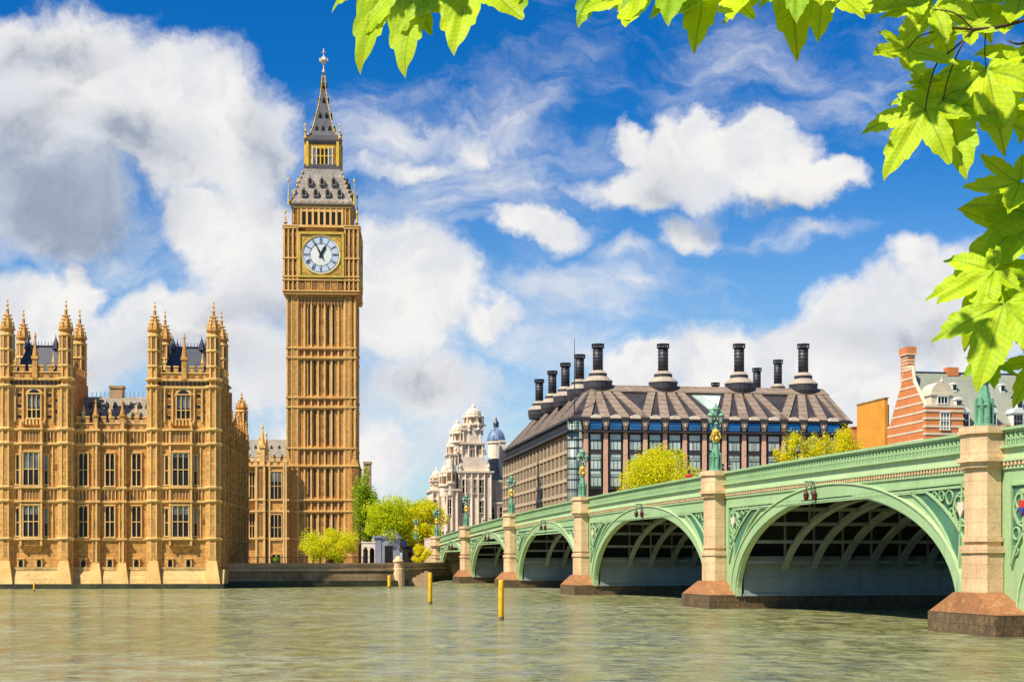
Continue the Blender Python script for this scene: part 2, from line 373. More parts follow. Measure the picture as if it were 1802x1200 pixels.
# ------------------------------------------------------------ the river and the banks
BA = R(10.75)
P0 = Vector((Xp(767, 244), 244, 0))
BDIR = Vector((math.sin(BA), -math.cos(BA), 0)); BN = Vector((math.cos(BA), math.sin(BA), 0))
GZ = 2.35
b = MB(); b.add([(-1500, -300, 0), (1500, -300, 0), (1500, 270, 0), (-1500, 270, 0)], [(0, 1, 2, 3)])
o = b.build('river', 'water'); o['kind'] = 'structure'
wl = [(-1500, 176), (-110, 176), (Xp(388, 176) - 2, 176), (Xp(388, 175.5), 175.5), (Xp(560, 181), 181), (Xp(700, 186), 186), (Xp(760, 236), 236), (P0.x + 4, 245), (80, 262), (1500, 262)]
b = MB()
far = [(1500, 9000), (-1500, 9000)]
n = len(wl)
b.add([(x, y + .35, GZ) for x, y in wl] + [(6000, 262, GZ), (6000, 12000, GZ), (-6000, 12000, GZ), (-6000, 176, GZ)], [tuple(range(n)) + (n, n + 1, n + 2, n + 3)])
o = b.build('ground', 'ground'); o['kind'] = 'structure'
b = MB(); b.box(-300, 300, -200, 2.5, -2, 1.7)
o = b.build('riverside_path', 'ground'); o['kind'] = 'structure'

# embankment wall (two courses)
t_ = thing('embankment_wall', 'long low brown river wall with dark tidemark between the palace and the bridge', 'wall')
b = MB(); c_ = MB(); d_ = MB()
for (x0, y0), (x1, y1) in zip(wl[3:7], wl[4:8]):
    L = math.hypot(x1 - x0, y1 - y0); ang = math.atan2(y1 - y0, x1 - x0)
    mt = Matrix.Translation((x0, y0, 0)) @ Matrix.Rotation(ang, 4, 'Z')
    for q in (b, c_, d_): q.x = mt
    d_.taper((0, L, -.9, .4), (0, L, -.7, .4), -1, .75)
    c_.taper((0, L, -.5, .4), (0, L, -.12, .4), .75, 1.95)
    b.box(0, L, -.3, .4, 1.95, 2.2); b.box(0, L, 0, .38, 2.2, 2.75); b.box(-.02, L, -.08, .46, 2.75, 2.93)
b.build('parapet', 'embank', t_); c_.build('wall_face', 'embank low', t_); d_.build('footing', 'tide', t_)  # parapet toned lighter than the face: sunlit top strip put into colour
# round stone kiosk post on the wall
Yb = 187
b = MB(); cx, cy = Xp(702, Yb), Yb
b.lathe(cx, cy - 1.0, [(.8, -.5), (.78, 1.6), (.7, 2.2), (.6, 2.3), (.58, 3.0), (.68, 3.05), (.68, 3.2), (.5, 3.4), (.25, 3.75), (.02, 3.85)], 14, smooth=False)
tag(b.build('stone_pillar', 'pier'), 'round cream stone pillar with domed top standing on the river wall', 'pillar')
# jetty steps by the wall
b = MB()
for i in range(6): b.box(Xp(716, 194) + i * .5, Xp(716, 194) + i * .5 + .5, 190, 194, -.5, .5 + i * .27)
tag(b.build('landing_steps', 'embank'), 'worn stone landing steps against the river wall left of the bridge', 'steps')


# ------------------------------------------------------------ palace
def finial(mb, x, y, z, h, r=.12, mt=None):
    mb.lathe(x, y, [(r * 1.0, z), (r * 1.9, z + h * .12), (r * .8, z + h * .2), (r * .6, z + h * .45), (r * 1.7, z + h * .52), (r * .5, z + h * .6), (r * .35, z + h * .8), (r * 1.1, z + h * .86), (.02, z + h)], 6, mt)
def pinnacle(mb, x, y, z0, z1, w_, mt=None):
    h = z1 - z0
    mb.box(x - w_ / 2, x + w_ / 2, y - w_ / 2, y + w_ / 2, z0, z0 + h * .45, mt)
    mb.box(x - w_ * .68, x + w_ * .68, y - w_ * .68, y + w_ * .68, z0 + h * .42, z0 + h * .48, mt)
    mb.lathe(x, y, [(w_ * .6, z0 + h * .48), (w_ * .32, z0 + h * .7), (w_ * .3, z0 + h * .74), (w_ * .16, z0 + h * .86), (w_ * .3, z0 + h * .9), (.02, z1)], 6, mt)
def turret(parent, x, y, z0, z1, zt, r):
    """octagonal turret: shaft z0..z1, crown up to zt"""
    b = MB(); n = 8
    b.lathe(x, y, [(r * .9, z0), (r * .9, z1)], n, 0, rot=R(22.5))
    zs = z0
    lv = [z0 + .05, z0 + (z1 - z0) * .42, z0 + (z1 - z0) * .72, z1]
    for i in range(8):
        a = R(22.5 + 45 * i); px_, py_ = x + r * .93 * math.cos(a), y + r * .93 * math.sin(a)
        b.box(px_ - .09, px_ + .09, py_ - .09, py_ + .09, z0, z1, 1)
        a = R(45 * i); q = r * .87
        for j in range(3):       # dark blind panels
            if j == 0: continue
            b.x = Matrix.Translation((x, y, 0)) @ Matrix.Rotation(a, 4, 'Z')
            b.box(q - .05, q + .03, -r * .2, r * .2, lv[j] + .35, lv[j + 1] - .25, 2); b.x = None
    for zz in lv[:]:
        b.lathe(x, y, [(r * 1.02, zz - .12), (r * 1.16, zz), (r * 1.16, zz + .12), (r * .95, zz + .2)], n, 1, rot=R(22.5))
    h = zt - z1
    b.lathe(x, y, [(r * .95, z1 + .2), (r * .88, z1 + h * .12), (r * 1.12, z1 + h * .16), (r * 1.16, z1 + h * .20), (r * .86, z1 + h * .22), (r * .88, z1 + h * .28), (r * .68, z1 + h * .38), (r * .4, z1 + h * .50), (r * .24, z1 + h * .60), (r * .2, z1 + h * .70)], n, 0, rot=R(22.5))
    for i in range(8):
        a = R(22.5 + 45 * i)
        pinnacle(b, x + r * .92 * math.cos(a), y + r * .92 * math.sin(a), z1 + h * .14, z1 + h * .38, .13, 1)
        for q in (.36, .46, .56): b.lathe(x + r * (.95 - q) * 1.35 * math.cos(a), y + r * (.95 - q) * 1.35 * math.sin(a), [(.05, z1 + h * q - .1), (.12, z1 + h * q), (.02, z1 + h * q + .12)], 5, 1)
    finial(b, x, y, z1 + h * .68, h * .32, .13, 1)
    return b.build('turret', ['stone', 'trim', 'deep'], parent)
def battlement(mb, u0, u1, v0, v1, z, h, pitch, mt=0, mt2=1, alongy=False):
    n = max(1, round((u1 - u0) / pitch)); p_ = (u1 - u0) / n
    def bx(a0, a1, c0, c1, e0, e1, m_):
        if alongy: mb.box(c0, c1, a0, a1, e0, e1, m_)
        else: mb.box(a0, a1, c0, c1, e0, e1, m_)
    bx(u0, u1, v0 + .06, v1, z, z + h * .45, mt)
    bx(u0, u1, v0 - .04, v1 + .04, z + h * .42, z + h * .5, mt2)
    for i in range(n):
        a = u0 + i * p_
        bx(a + p_ * .22, a + p_ * .78, v0 + .02, v1 - .02, z + h * .5, z + h * .9, mt)
        bx(a + p_ * .18, a + p_ * .82, v0 - .05, v1 + .03, z + h * .9, z + h, mt2)
        bx(a + p_ * .3, a + p_ * .7, v0 + .0, v0 + .05, z + h * .1, z + h * .36, 2)
def window(parent, u0, u1, z0, z1, v, lights=3, transoms=(.48,), arch=False, blind=0.0, name='window', side=False, fr='trim', glass='glass', depth=.16):
    b = MB(); g = MB()
    def bx(mb, a0, a1, c0, c1, e0, e1, m_=0):
        if side: mb.box(v - c1 if False else v + (-c1 if False else 0) + min(-c0, -c1), v + max(-c0, -c1), a0, a1, e0, e1, m_)
        else: mb.box(a0, a1, v + c0, v + c1, e0, e1, m_)
    w_ = u1 - u0; t = .10
    bx(b, u0 - t, u0 + .03, -depth, .05, z0 - .1, z1 + .1); bx(b, u1 - .03, u1 + t, -depth, .05, z0 - .1, z1 + .1)
    bx(b, u0 - t - .06, u1 + t + .06, -depth - .06, .05, z1 + .1, z1 + .24); bx(b, u0 - t - .06, u1 + t + .06, -depth - .1, .05, z0 - .26, z0 - .1)
    for i in range(1, lights): bx(b, u0 + w_ * i / lights - .05, u0 + w_ * i / lights + .05, -depth + .03, .04, z0 - .1, z1 + .1)
    for q in transoms: bx(b, u0, u1, -depth + .045, .03, z0 + (z1 - z0) * q - .05, z0 + (z1 - z0) * q + .05)
    for i in range(lights):   # cusped heads
        a0 = u0 + w_ * i / lights; a1 = u0 + w_ * (i + 1) / lights; hh_ = (a1 - a0) * .5
        if not side:
            b.prism([(a0 + .02, z1 + .1), (a0 + .02, z1 - hh_ * .8), ((a0 * 3 + a1) / 4, z1 - hh_ * .25), ((a0 + a1) / 2, z1 + .1)], v - depth + .06, v + .03)
            b.prism([(a1 - .02, z1 + .1), ((a0 + a1) / 2, z1 + .1), ((a0 + a1 * 3) / 4, z1 - hh_ * .25), (a1 - .02, z1 - hh_ * .8)], v - depth + .06, v + .03)
    wo_ = b.build(name, fr, parent)
    if blind: bx(g, u0, u1, -.035, .02, z0 - .08, z0 + (z1 - z0) * (1 - blind), 0); bx(g, u0, u1, -.04, .02, z0 + (z1 - z0) * (1 - blind) + .002, z1 + .08, 1)
    else: bx(g, u0, u1, -.035, .02, z0 - .08, z1 + .08, 0)
    g.build('pane', [glass, 'glass grey'], wo_)
    return wo_

PF = Frame(388, 172, 3.6)
pal = thing('gothic_palace', 'honey coloured gothic river palace with two pinnacled towers and rows of mullioned windows', 'palace', (PF.X0, PF.Y0, 0), PF.a)
u = PF.U; zz = lambda y, px=250: PF.Z(y, PF.U(px))
ZT = dict(tide=.55, plin=zz(1003), s1=zz(948), w2b=zz(944), w2t=zz(891), s2=zz(882), s3=zz(858), w3b=zz(854), w3t=zz(798), s4=zz(781), s5=zz(756))
TZ1, TZ2, TPT = zz(681), zz(668), zz(645)
UL = u(-150)
CV = .9                              # centre plane depth
tw = [(u(0), u(128)), (u(260), 0.0)]
wall, band, carve = MB(), MB(), MB()
# main body (stops at parapet), towers proud of it
wall.box(UL, tw[1][0] + 1, CV, 22, 1.9, ZT['s5'] + .1)
wall.box(tw[1][0] + 1.01, -.3, 7.5, 26.5, 1.9, ZT['s5'] - .05)
for a0, a1 in tw: wall.box(a0, a1, 0, 8, 1.9, TZ2 + .1)
# string courses
def strings(mb, a0, a1, v, zs, pr=.22):
    for z_ in zs: mb.box(a0, a1, v - pr, v + .02, z_ - .11, z_ + .11); mb.box(a0, a1, v - pr * .55, v + .02, z_ - .25, z_ - .11)
sz = [ZT[k_] for k_ in ('s1', 's2', 's3', 's4', 's5')]
strings(band, UL, tw[0][0], CV, sz); strings(band, tw[0][1], tw[1][0], CV, sz)
for a0, a1 in tw: strings(band, a0 - .15, a1 + .15, 0, sz + [TZ1, TZ2], .24)
# carved blind tracery: thin ribs in every band, plus dark recess panels
def tracery(a0, a1, v, z0, z1, pitch=.42, skip=(), dark=True):
    n_ = max(1, int((a1 - a0) / pitch)); p_ = (a1 - a0) / n_
    for i in range(n_):
        c0 = a0 + i * p_
        if any(s0 - .1 < c0 + p_ / 2 < s1 + .1 for s0, s1 in skip): continue
        band_r.box(c0 - .045, c0 + .045, v - .13, v + .01, z0 + .12, z1 - .22)
        if dark and random.random() < .8:
            zc = (z0 + z1) / 2
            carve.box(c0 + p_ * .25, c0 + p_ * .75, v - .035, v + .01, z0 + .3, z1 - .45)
band_r = MB()
def storeywall(a0, a1, v, skips):
    rows = [(ZT['plin'], ZT['s1'], 0), (ZT['s1'], ZT['s2'], 1), (ZT['s2'], ZT['s3'], 2), (ZT['s3'], ZT['s4'], 1), (ZT['s4'], ZT['s5'], 2)]
    for z0, z1, kd in rows:
        if kd == 2: tracery(a0 + .1, a1 - .1, v, z0, z1, .40)
        if kd == 1:
            h3 = (z1 - z0)
            n_ = max(1, int((a1 - a0) / .62)); p_ = (a1 - a0) / n_
            for i in range(n_ + 1):
                c0 = a0 + i * p_
                if any(s0 - .25 < c0 < s1 + .25 for s0, s1 in skips): continue
                band_r.box(c0 - .05, c0 + .05, v - .12, v + .01, z0 + .15, z1 - .3)
                if i < n_ and random.random() < .55 and not any(s0 - .25 < c0 + p_ < s1 + .25 for s0, s1 in skips):
                    zc = z0 + h3 * .47
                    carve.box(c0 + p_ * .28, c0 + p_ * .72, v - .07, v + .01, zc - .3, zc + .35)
# window positions (columns in the photo)
TW = [(43, 70), (305, 333)]
for (a0, a1), (p0, p1) in zip(tw, TW):
    wa, wb = u(p0), u(p1)
    storeywall(a0 + .4, a1 - .4, 0, [(wa - .9, wb + .9)])
    # projecting bay (oriel) with thin shafts
    bay = MB()
    bay.box(wa - .35, wb + .35, -.42, .02, ZT['s1'] - .75, ZT['s5'] - .02)
    bay.taper((wa - .1, wb + .1, -.05, .02), (wa - .42, wb + .42, -.5, .02), ZT['s1'] - 1.6, ZT['s1'] - .75)
    for q in (wa - .3, wb + .3): bay.box(q - .11, q + .11, -.62, -.3, ZT['s1'] - .75, ZT['s5'] + .9, 1)
    for z_ in sz: bay.box(wa - .5, wb + .5, -.7, -.3, z_ - .1, z_ + .1, 1)
    for z0, z1 in ((ZT['s2'], ZT['s3']), (ZT['s4'], ZT['s5'])):
        for i in range(5):
            c0 = wa + (wb - wa) * (i + .5) / 5; bay.box(c0 - .12, c0 + .12, -.45, -.42, z0 + .3, z1 - .4, 2)
            bay.box(c0 + .17, c0 + .25, -.5, -.42, z0 + .2, z1 - .25, 1)
    bay.build('window_bay', ['stone', 'trim', 'deep'], pal)
    window(pal, wa, wb, ZT['w2b'] + .1, ZT['w2t'], -.42, 3, blind=.28)
    window(pal, wa, wb, ZT['w3b'] + .1, ZT['w3t'], -.42, 3, blind=.5 if p0 < 100 else .12)
    for q in (wa - .95, wb + .55):
        for z0, z1 in ((ZT['w2b'] + .1, ZT['w2t']), (ZT['w3b'] + .1, ZT['w3t'])):
            window(pal, q, q + .38, z0 + .1, z1 - .3, 0, 1, depth=.1, blind=.55 if q > wb else 0)
    # top storey: panelled frame and an arched window
    z0, z1 = zz(735), zz(692); wt0, wt1 = u(p0 + 6), u(p1 + 2)
    window(pal, wt0, wt1, z0, z1 - .3, 0, 3, (.35,), depth=.2, blind=.55)
    hd = MB(); mx_ = (wt0 + wt1) / 2; ww = (wt1 - wt0) / 2 + .25
    arc = [(mx_ + ww * math.cos(t), z1 - .35 + (ww * .95) * math.sin(t)) for t in [math.pi * i / 10 for i in range(11)]]
    hd.prism(arc, -.12, .02, 1)
    arc = [(mx_ + (ww - .28) * math.cos(t), z1 - .33 + (ww - .28) * .95 * math.sin(t)) for t in [math.pi * i / 10 for i in range(11)]]
    hd.prism(arc, -.15, -.1, 2)
    for q in (-1, 1):
        for j, off in enumerate((1.25, 2.15, 3.0)):
            x_ = mx_ + q * off; hd.box(x_ - .07, x_ + .07, -.2, .02, z0 - .5, z1 + .6, 1)
            for kk in range(5):
                zc = z0 - .1 + kk * (z1 - z0 + .3) / 5
                if j < 2: hd.box(x_ + (q * .45) - .2, x_ + (q * .45) + .2, -.05, .02, zc, zc + (z1 - z0) / 5 - .22, 2 if (kk + j) % 2 == 0 else 3)
    for q in range(7): hd.box(mx_ - 1.35 + q * .4, mx_ - 1.15 + q * .4, -.38, .02, z0 - .9, z0 - .35 + .15 * (q % 2), 1)
    for q in range(14):
        x_ = a0 + .9 + q * (a1 - a0 - 1.8) / 13; hd.box(x_ - .16, x_ + .1, -.16, .02, TZ1 + .18, TZ2 - .22, 2)
    hd.build('arch_surround', ['stone', 'trim', 'glass', 'deep'], pal)
    # parapet, its middle pinnacle and the roof
    pb = MB(); battlement(pb, a0 + .9, a1 - .9, -.12, .3, TZ2 + .1, TPT - TZ2, 1.0)
    battlement(pb, .9, 6.6, a1 - .3, a1 + .1, TZ2 + .1, TPT - TZ2, 1.0, alongy=True); battlement(pb, .9, 6.6, a0 - .1, a0 + .3, TZ2 + .1, TPT - TZ2, 1.0, alongy=True)
    for q in (-.26, .26): pinnacle(pb, mx_ + q * (a1 - a0), .05, TPT - .4, TPT + 1.5, .3, 1)
    pinnacle(pb, mx_ + .1, -.05, TZ2, zz(586), .55, 0)
    pb.build('parapet', ['stone', 'trim', 'deep'], pal)
    rf = MB(); zr = zz(606)
    rf.taper((a0 + 1.2, a1 - 1.2, 1.0, 7.0), (a0 + 2.5, a1 - 2.5, 2.4, 5.6), TZ2 + .2, zr)
    rf.box(a0 + 2.4, a1 - 2.4, 2.3, 5.7, zr, zr + .12)
    for x_ in (a0 + 2.5, a1 - 2.5):
        for y_ in (2.4, 5.6): rf.lathe(x_, y_, [(.45, zr - .3), (.3, zr + .4), (.05, zr + 1.1), (.02, zr + 1.5)], 6)
    for i in range(9): rf.box(a0 + 2.6 + i * (a1 - a0 - 5.2) / 8 - .03, a0 + 2.6 + i * (a1 - a0 - 5.2) / 8 + .03, 2.38, 2.42, zr + .12, zr + .55)
    rf.build('roof', 'slate', pal)
    # turrets at the four corners
    for x_, y_ in ((a0 + .75, .35), (a1 - .85, .35), (a0 + .75, 7.3), (a1 - .85, 7.3)):
        turret(pal, x_, y_, TZ1 - .2, zz(592), zz(528), .78)
    # corner buttress strips running the height of the tower
    for x_ in (a0 + .75, a1 - .85):
        bs = MB()
        bs.lathe(x_, .3, [(.95, 1.9), (.9, ZT['s1']), (.82, ZT['s5']), (.80, TZ1)], 8, 0, rot=R(22.5))
        for i in range(8):
            an = R(22.5 + 45 * i); bs.box(x_ + .84 * math.cos(an) - .08, x_ + .84 * math.cos(an) + .08, .3 + .84 * math.sin(an) - .08, .3 + .84 * math.sin(an) + .08, 2.1, TZ1, 1)
        for z_ in sz + [TZ1, TZ2 ]: bs.lathe(x_, .3, [(1.0, z_ - .16), (1.1, z_ - .02), (1.1, z_ + .12), (.9, z_ + .2)], 8, 1, rot=R(22.5))
        bs.taper((x_ - 1.0, x_ + 1.0, -1.3, .5), (x_ - .5, x_ + .5, -.7, .5), .5, 3.2, 1)
        bs.build('corner_buttress', ['stone', 'trim'], pal)
    # small low windows in the ground storey
    for q in (-18, 14):
        c0 = u((p0 + p1) / 2 + q); window(pal, c0 - .35, c0 + .2, zz(998), zz(985), 0, 1, (), depth=.2)
# left beyond the frame edge and the centre bays
sk = []
cb = [144, 191, 238]
for c0 in cb:
    wa, wb = u(c0 - 8), u(c0 + 8); sk.append((wa - .2, wb + .2))
    window(pal, wa, wb, ZT['w2b'] + .1, ZT['w2t'], CV, 2, depth=.2)
    window(pal, wa, wb, ZT['w3b'] + .1, ZT['w3t'], CV, 2, depth=.2, blind=0)
    window(pal, (wa + wb) / 2 - .3, (wa + wb) / 2 + .3, zz(999), zz(985), CV, 1, (), depth=.22)
storeywall(tw[0][1], tw[1][0], CV, sk)
lw = []
for c0 in (-30, -77, -124):
    wa, wb = u(c0 - 8), u(c0 + 8); lw.append((wa - .2, wb + .2))
    window(pal, wa, wb, ZT['w2b'] + .1, ZT['w2t'], CV, 2, depth=.2); window(pal, wa, wb, ZT['w3b'] + .1, ZT['w3t'], CV, 2, depth=.2)
storeywall(UL, tw[0][0], CV, lw)
for c0 in (167, 214, -7, -54, -101):
    pl = MB(); x_ = u(c0)
    pl.box(x_ - .42, x_ + .42, CV - .5, CV + .02, 2.0, ZT['s5'] + .1); pl.box(x_ + .0, x_ + .2, CV - .64, CV - .49, 2.0, ZT['s5'] + .9, 1); pl.box(x_ - .36, x_ - .24, CV - .58, CV - .49, 2.0, ZT['s5'], 1)
    for z_ in sz: pl.box(x_ - .52, x_ + .52, CV - .72, CV - .3, z_ - .12, z_ + .12, 1)
    for z0, z1 in ((ZT['s1'], ZT['s2']), (ZT['s3'], ZT['s4'])): pl.box(x_ - .2, x_ - .04, CV - .515, CV - .49, z0 + 1.2, z0 + 2.1, 2)
    pl.taper((x_ - .85, x_ + .85, -.3, CV), (x_ - .4, x_ + .4, CV - .6, CV), .5, 3.0, 1)
    pinnacle(pl, x_, CV - .35, ZT['s5'] + .1, ZT['s5'] + 3.6, .5, 0)
    pl.build('pilaster', ['stone', 'trim', 'deep'], pal)
pb = MB(); battlement(pb, UL, tw[0][0], CV - .15, CV + .3, ZT['s5'] + .1, 1.5, .95); pb.build('parapet', ['stone', 'trim', 'deep'], pal)
pb = MB(); battlement(pb, tw[0][1], tw[1][0], CV - .15, CV + .3, ZT['s5'] + .1, 1.5, .95)
for c0 in cb: pinnacle(pb, u(c0), CV, ZT['s5'] + 1.3, ZT['s5'] + 3.0, .3, 1)
pb.build('parapet', ['stone', 'trim', 'deep'], pal)
rf = MB()
for a0, a1 in ((tw[0][1] - .5, tw[1][0] + .5), (UL, tw[0][0] + .5)):
    rf.prismx([(CV + .6, ZT['s5']), (14, ZT['s5']), (8.6, zz(693) + .3), (6.4, zz(693) + .3)], a0, a1)
    n_ = int((a1 - a0) / .5)
    for i in range(n_): rf.box(a0 + .3 + i * .5, a0 + .34 + i * .5, 6.4, 6.44, zz(693) + .3, zz(693) + .9, 1)
    for i in range(9):
        for j in range(2):
            x_ = a0 + 1 + (i + .5 * j) * (a1 - a0 - 1) / 9; f_ = .4 + .32 * j; y_ = CV + .6 + (6.4 - CV - .6) * f_; z_ = ZT['s5'] + (zz(693) + .3 - ZT['s5']) * f_
            rf.prism([(x_ - .25, z_ - .2), (x_ + .25, z_ - .2), (x_, z_ + .55)], y_ - .45, y_ + .5, 1)
rf.build('roof', ['lead roof', 'ph dark'], pal)
ch = MB(); x_ = u(208, 7); ch.box(x_ - .85, x_ + .65, 6.2, 7.6, ZT['s5'], zz(680) + .5); ch.box(x_ - .95, x_ + .75, 6.1, 7.7, zz(680) + .5, zz(680) + .8); ch.build('chimney', 'embank', pal)
# plinth
pn = MB()
for a0, a1, v in ((UL, tw[0][0], CV), (tw[0][0], tw[0][1], 0), (tw[0][1], tw[1][0], CV), (tw[1][0], .0, 0)):
    pn.prismx([(v - 1.0, .55), (v - .75, 1.2), (v - .2, 2.2), (v + .5, 2.2), (v + .5, .55)], a0, a1)
    pn.box(a0, a1, v - .3, v + .5, 2.2, 2.5)
pn.prismx([(-.99, .55), (27, .55), (27, 2.2), (-.19, 2.2)], -.02, .5); pn.build('plinth', 'plinth', pal)
pn = MB(); pn.prismx([(-1.5, -1), (-1.4, .55), (26, .55), (26, -1)], UL, .55); pn.build('footing', 'tide', pal)
# return side, facing the bridge, receding
side, sband, sdark = MB(), MB(), MB()
VE = PF.V(437, 0)
side.box(-.29, 0, 8.0, VE, 2.0, ZT['s5'] + .05)
for z_ in sz: sband.box(-.02, .28, 0, VE, z_ - .12, z_ + .12); sband.box(-.02, .16, 0, VE, z_ - .28, z_ - .12)
for z_ in (TZ1, TZ2): sband.box(-.02, .26, 0, 8, z_ - .12, z_ + .12)
nb = 9
for i in range(nb):
    v0 = 1.2 + i * (VE - 1.5) / nb; v1 = v0 + (VE - 1.5) / nb
    top = ZT['s5'] if v0 > 7.5 else TZ1
    sband.box(0, .42, v0 - .2, v0 + .2, 2.0, top + .2)
    for zi, (z0, z1) in enumerate(((ZT['s1'], ZT['s2']), (ZT['s3'], ZT['s4']))):
        for q in (.3, .5, .7): sband.box(0, .2, v0 + q * (v1 - v0) - .05, v0 + q * (v1 - v0) + .05, z0 + .1, z1 - .1)
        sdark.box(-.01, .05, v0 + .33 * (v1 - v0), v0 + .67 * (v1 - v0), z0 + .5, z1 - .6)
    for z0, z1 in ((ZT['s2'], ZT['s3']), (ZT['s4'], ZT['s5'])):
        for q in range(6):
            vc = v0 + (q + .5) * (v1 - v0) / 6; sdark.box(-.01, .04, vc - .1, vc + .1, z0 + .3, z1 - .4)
    if v0 > 7.5:
        pinnacle(sband, .1, v0, ZT['s5'] + .1, ZT['s5'] + 3.4, .42)
battlement(sband, 8.2, VE, -.25, .12, ZT['s5'] + .1, 1.5, .9, 0, 0, alongy=True)
side.build('return_wall', 'stone', pal); sband.build('return_moulding', ['stone', 'stone', 'deep'], pal); sdark.build('return_panel', 'deep', pal)
turret(pal, -.6, VE - 2.5, ZT['s4'], PF.Z(728, 0, VE), PF.Z(693, 0, VE), .8)
bs = MB(); bs.lathe(-.6, VE - 2.5, [(.85, 2), (.8, ZT['s4'])], 8, 0, rot=R(22.5)); bs.build('corner_buttress', 'stone', pal)
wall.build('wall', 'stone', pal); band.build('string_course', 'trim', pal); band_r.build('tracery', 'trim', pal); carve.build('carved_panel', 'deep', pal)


# ------------------------------------------------------------ wing beside the clock tower
WF = Frame(505, 277, 3.6)
wing = thing('gothic_wing', 'lower gothic stone wing with pinnacles and grey roof joining the clock tower', 'building', (WF.X0, WF.Y0, 0), WF.a)
uu = WF.U; wz = lambda y: WF.Z(y, -4)
b = MB(); a0 = uu(425)
b.box(a0, .3, 1.2, 15, GZ - .5, wz(819)); b.box(uu(449), uu(466), 0, 2, GZ - .5, wz(819)); b.box(uu(470), .2, .5, 1.2, GZ - .5, wz(819)); b.build('wall', 'stone', wing)
b = MB()
for y_ in (819, 879, 899, 947): b.box(a0, .35, .25, 1.3, wz(y_) - .16, wz(y_) + .16); b.box(uu(448), uu(467), -.25, .5, wz(y_) - .16, wz(y_) + .16)
battlement(b, a0, .2, .4, .9, wz(819) + .1, 1.7, 1.2)
for px_ in (451, 465): b.box(uu(px_) - .2, uu(px_) + .2, -.2, .1, GZ, wz(819))
for px_ in (474, 499, 503): b.box(uu(px_) - .15, uu(px_) + .15, .2, .6, GZ, wz(819) + .8)
pinnacle(b, uu(461), .6, wz(819), wz(744), .9); pinnacle(b, uu(467), 1.6, wz(819), wz(757), .8); pinnacle(b, uu(455), 1.6, wz(819), wz(765), .7)
b.build('tracery', ['trim', 'trim', 'deep'], wing)
b = MB()
for y0, y1 in ((945, 903), (878, 825)):
    for i in range(7): x_ = uu(450.5 + i * 2.2); b.box(x_ - .06, x_ + .06, -.04, .02, wz(y0) + .3, wz(y1) - .3)
b.build('carved_panel', 'deep', wing)
window(wing, uu(476), uu(495), wz(878), wz(830), .5, 3, glass='glass', blind=.35); window(wing, uu(476), uu(495), wz(948), wz(906), .5, 3)
window(wing, uu(477), uu(494), wz(990), wz(976), .5, 2, ())
for y0, y1 in ((878, 830), (945, 903)): window(wing, uu(438), uu(447), wz(y0), wz(y1), 1.2, 2)
b = MB(); b.prismx([(1.8, wz(819)), (15, wz(819)), (9, WF.Z(774, 0, 8)), (7.5, WF.Z(774, 0, 8))], a0, .1)
for i in range(7):
    for j in (0, 1):
        x_ = a0 + 1.2 + (i + .5 * j) * 1.5; f_ = .35 + .35 * j; y_ = 1.8 + 5.7 * f_; z_ = wz(819) + (WF.Z(774, 0, 8) - wz(819)) * f_
        b.prism([(x_ - .2, z_ - .1), (x_ + .2, z_ - .1), (x_, z_ + .5)], y_ - .4, y_ + .5, 1)
b.build('roof', ['lead roof', 'ph dark'], wing)


# ------------------------------------------------------------ clock tower
BF = Frame(565.5, 280, 3.4)
ct = thing('clock_tower', 'tall golden gothic clock tower with white clock dial and steep iron spire', 'clock tower', (BF.X0, BF.Y0, 0), BF.a)
H2 = 6.45; CY = H2
def bz(y):
    K_ = [(-999, 6.45), (130, 6.45), (165, 6.0), (238, 3.7), (250, 3.3), (297, 2.9), (344, 1.3), (362, .8), (397, -.4), (511, -.6), (523, 0), (9999, 0)]
    for (ya, va), (yb__, vb) in zip(K_, K_[1:]):
        if ya <= y <= yb__: return BF.Z(y, 0, va + (vb - va) * (y - ya) / (yb__ - ya))
def rot4(k_): return Matrix.Translation((0, CY, 0)) @ Matrix.Rotation(R(90 * k_), 4, 'Z')
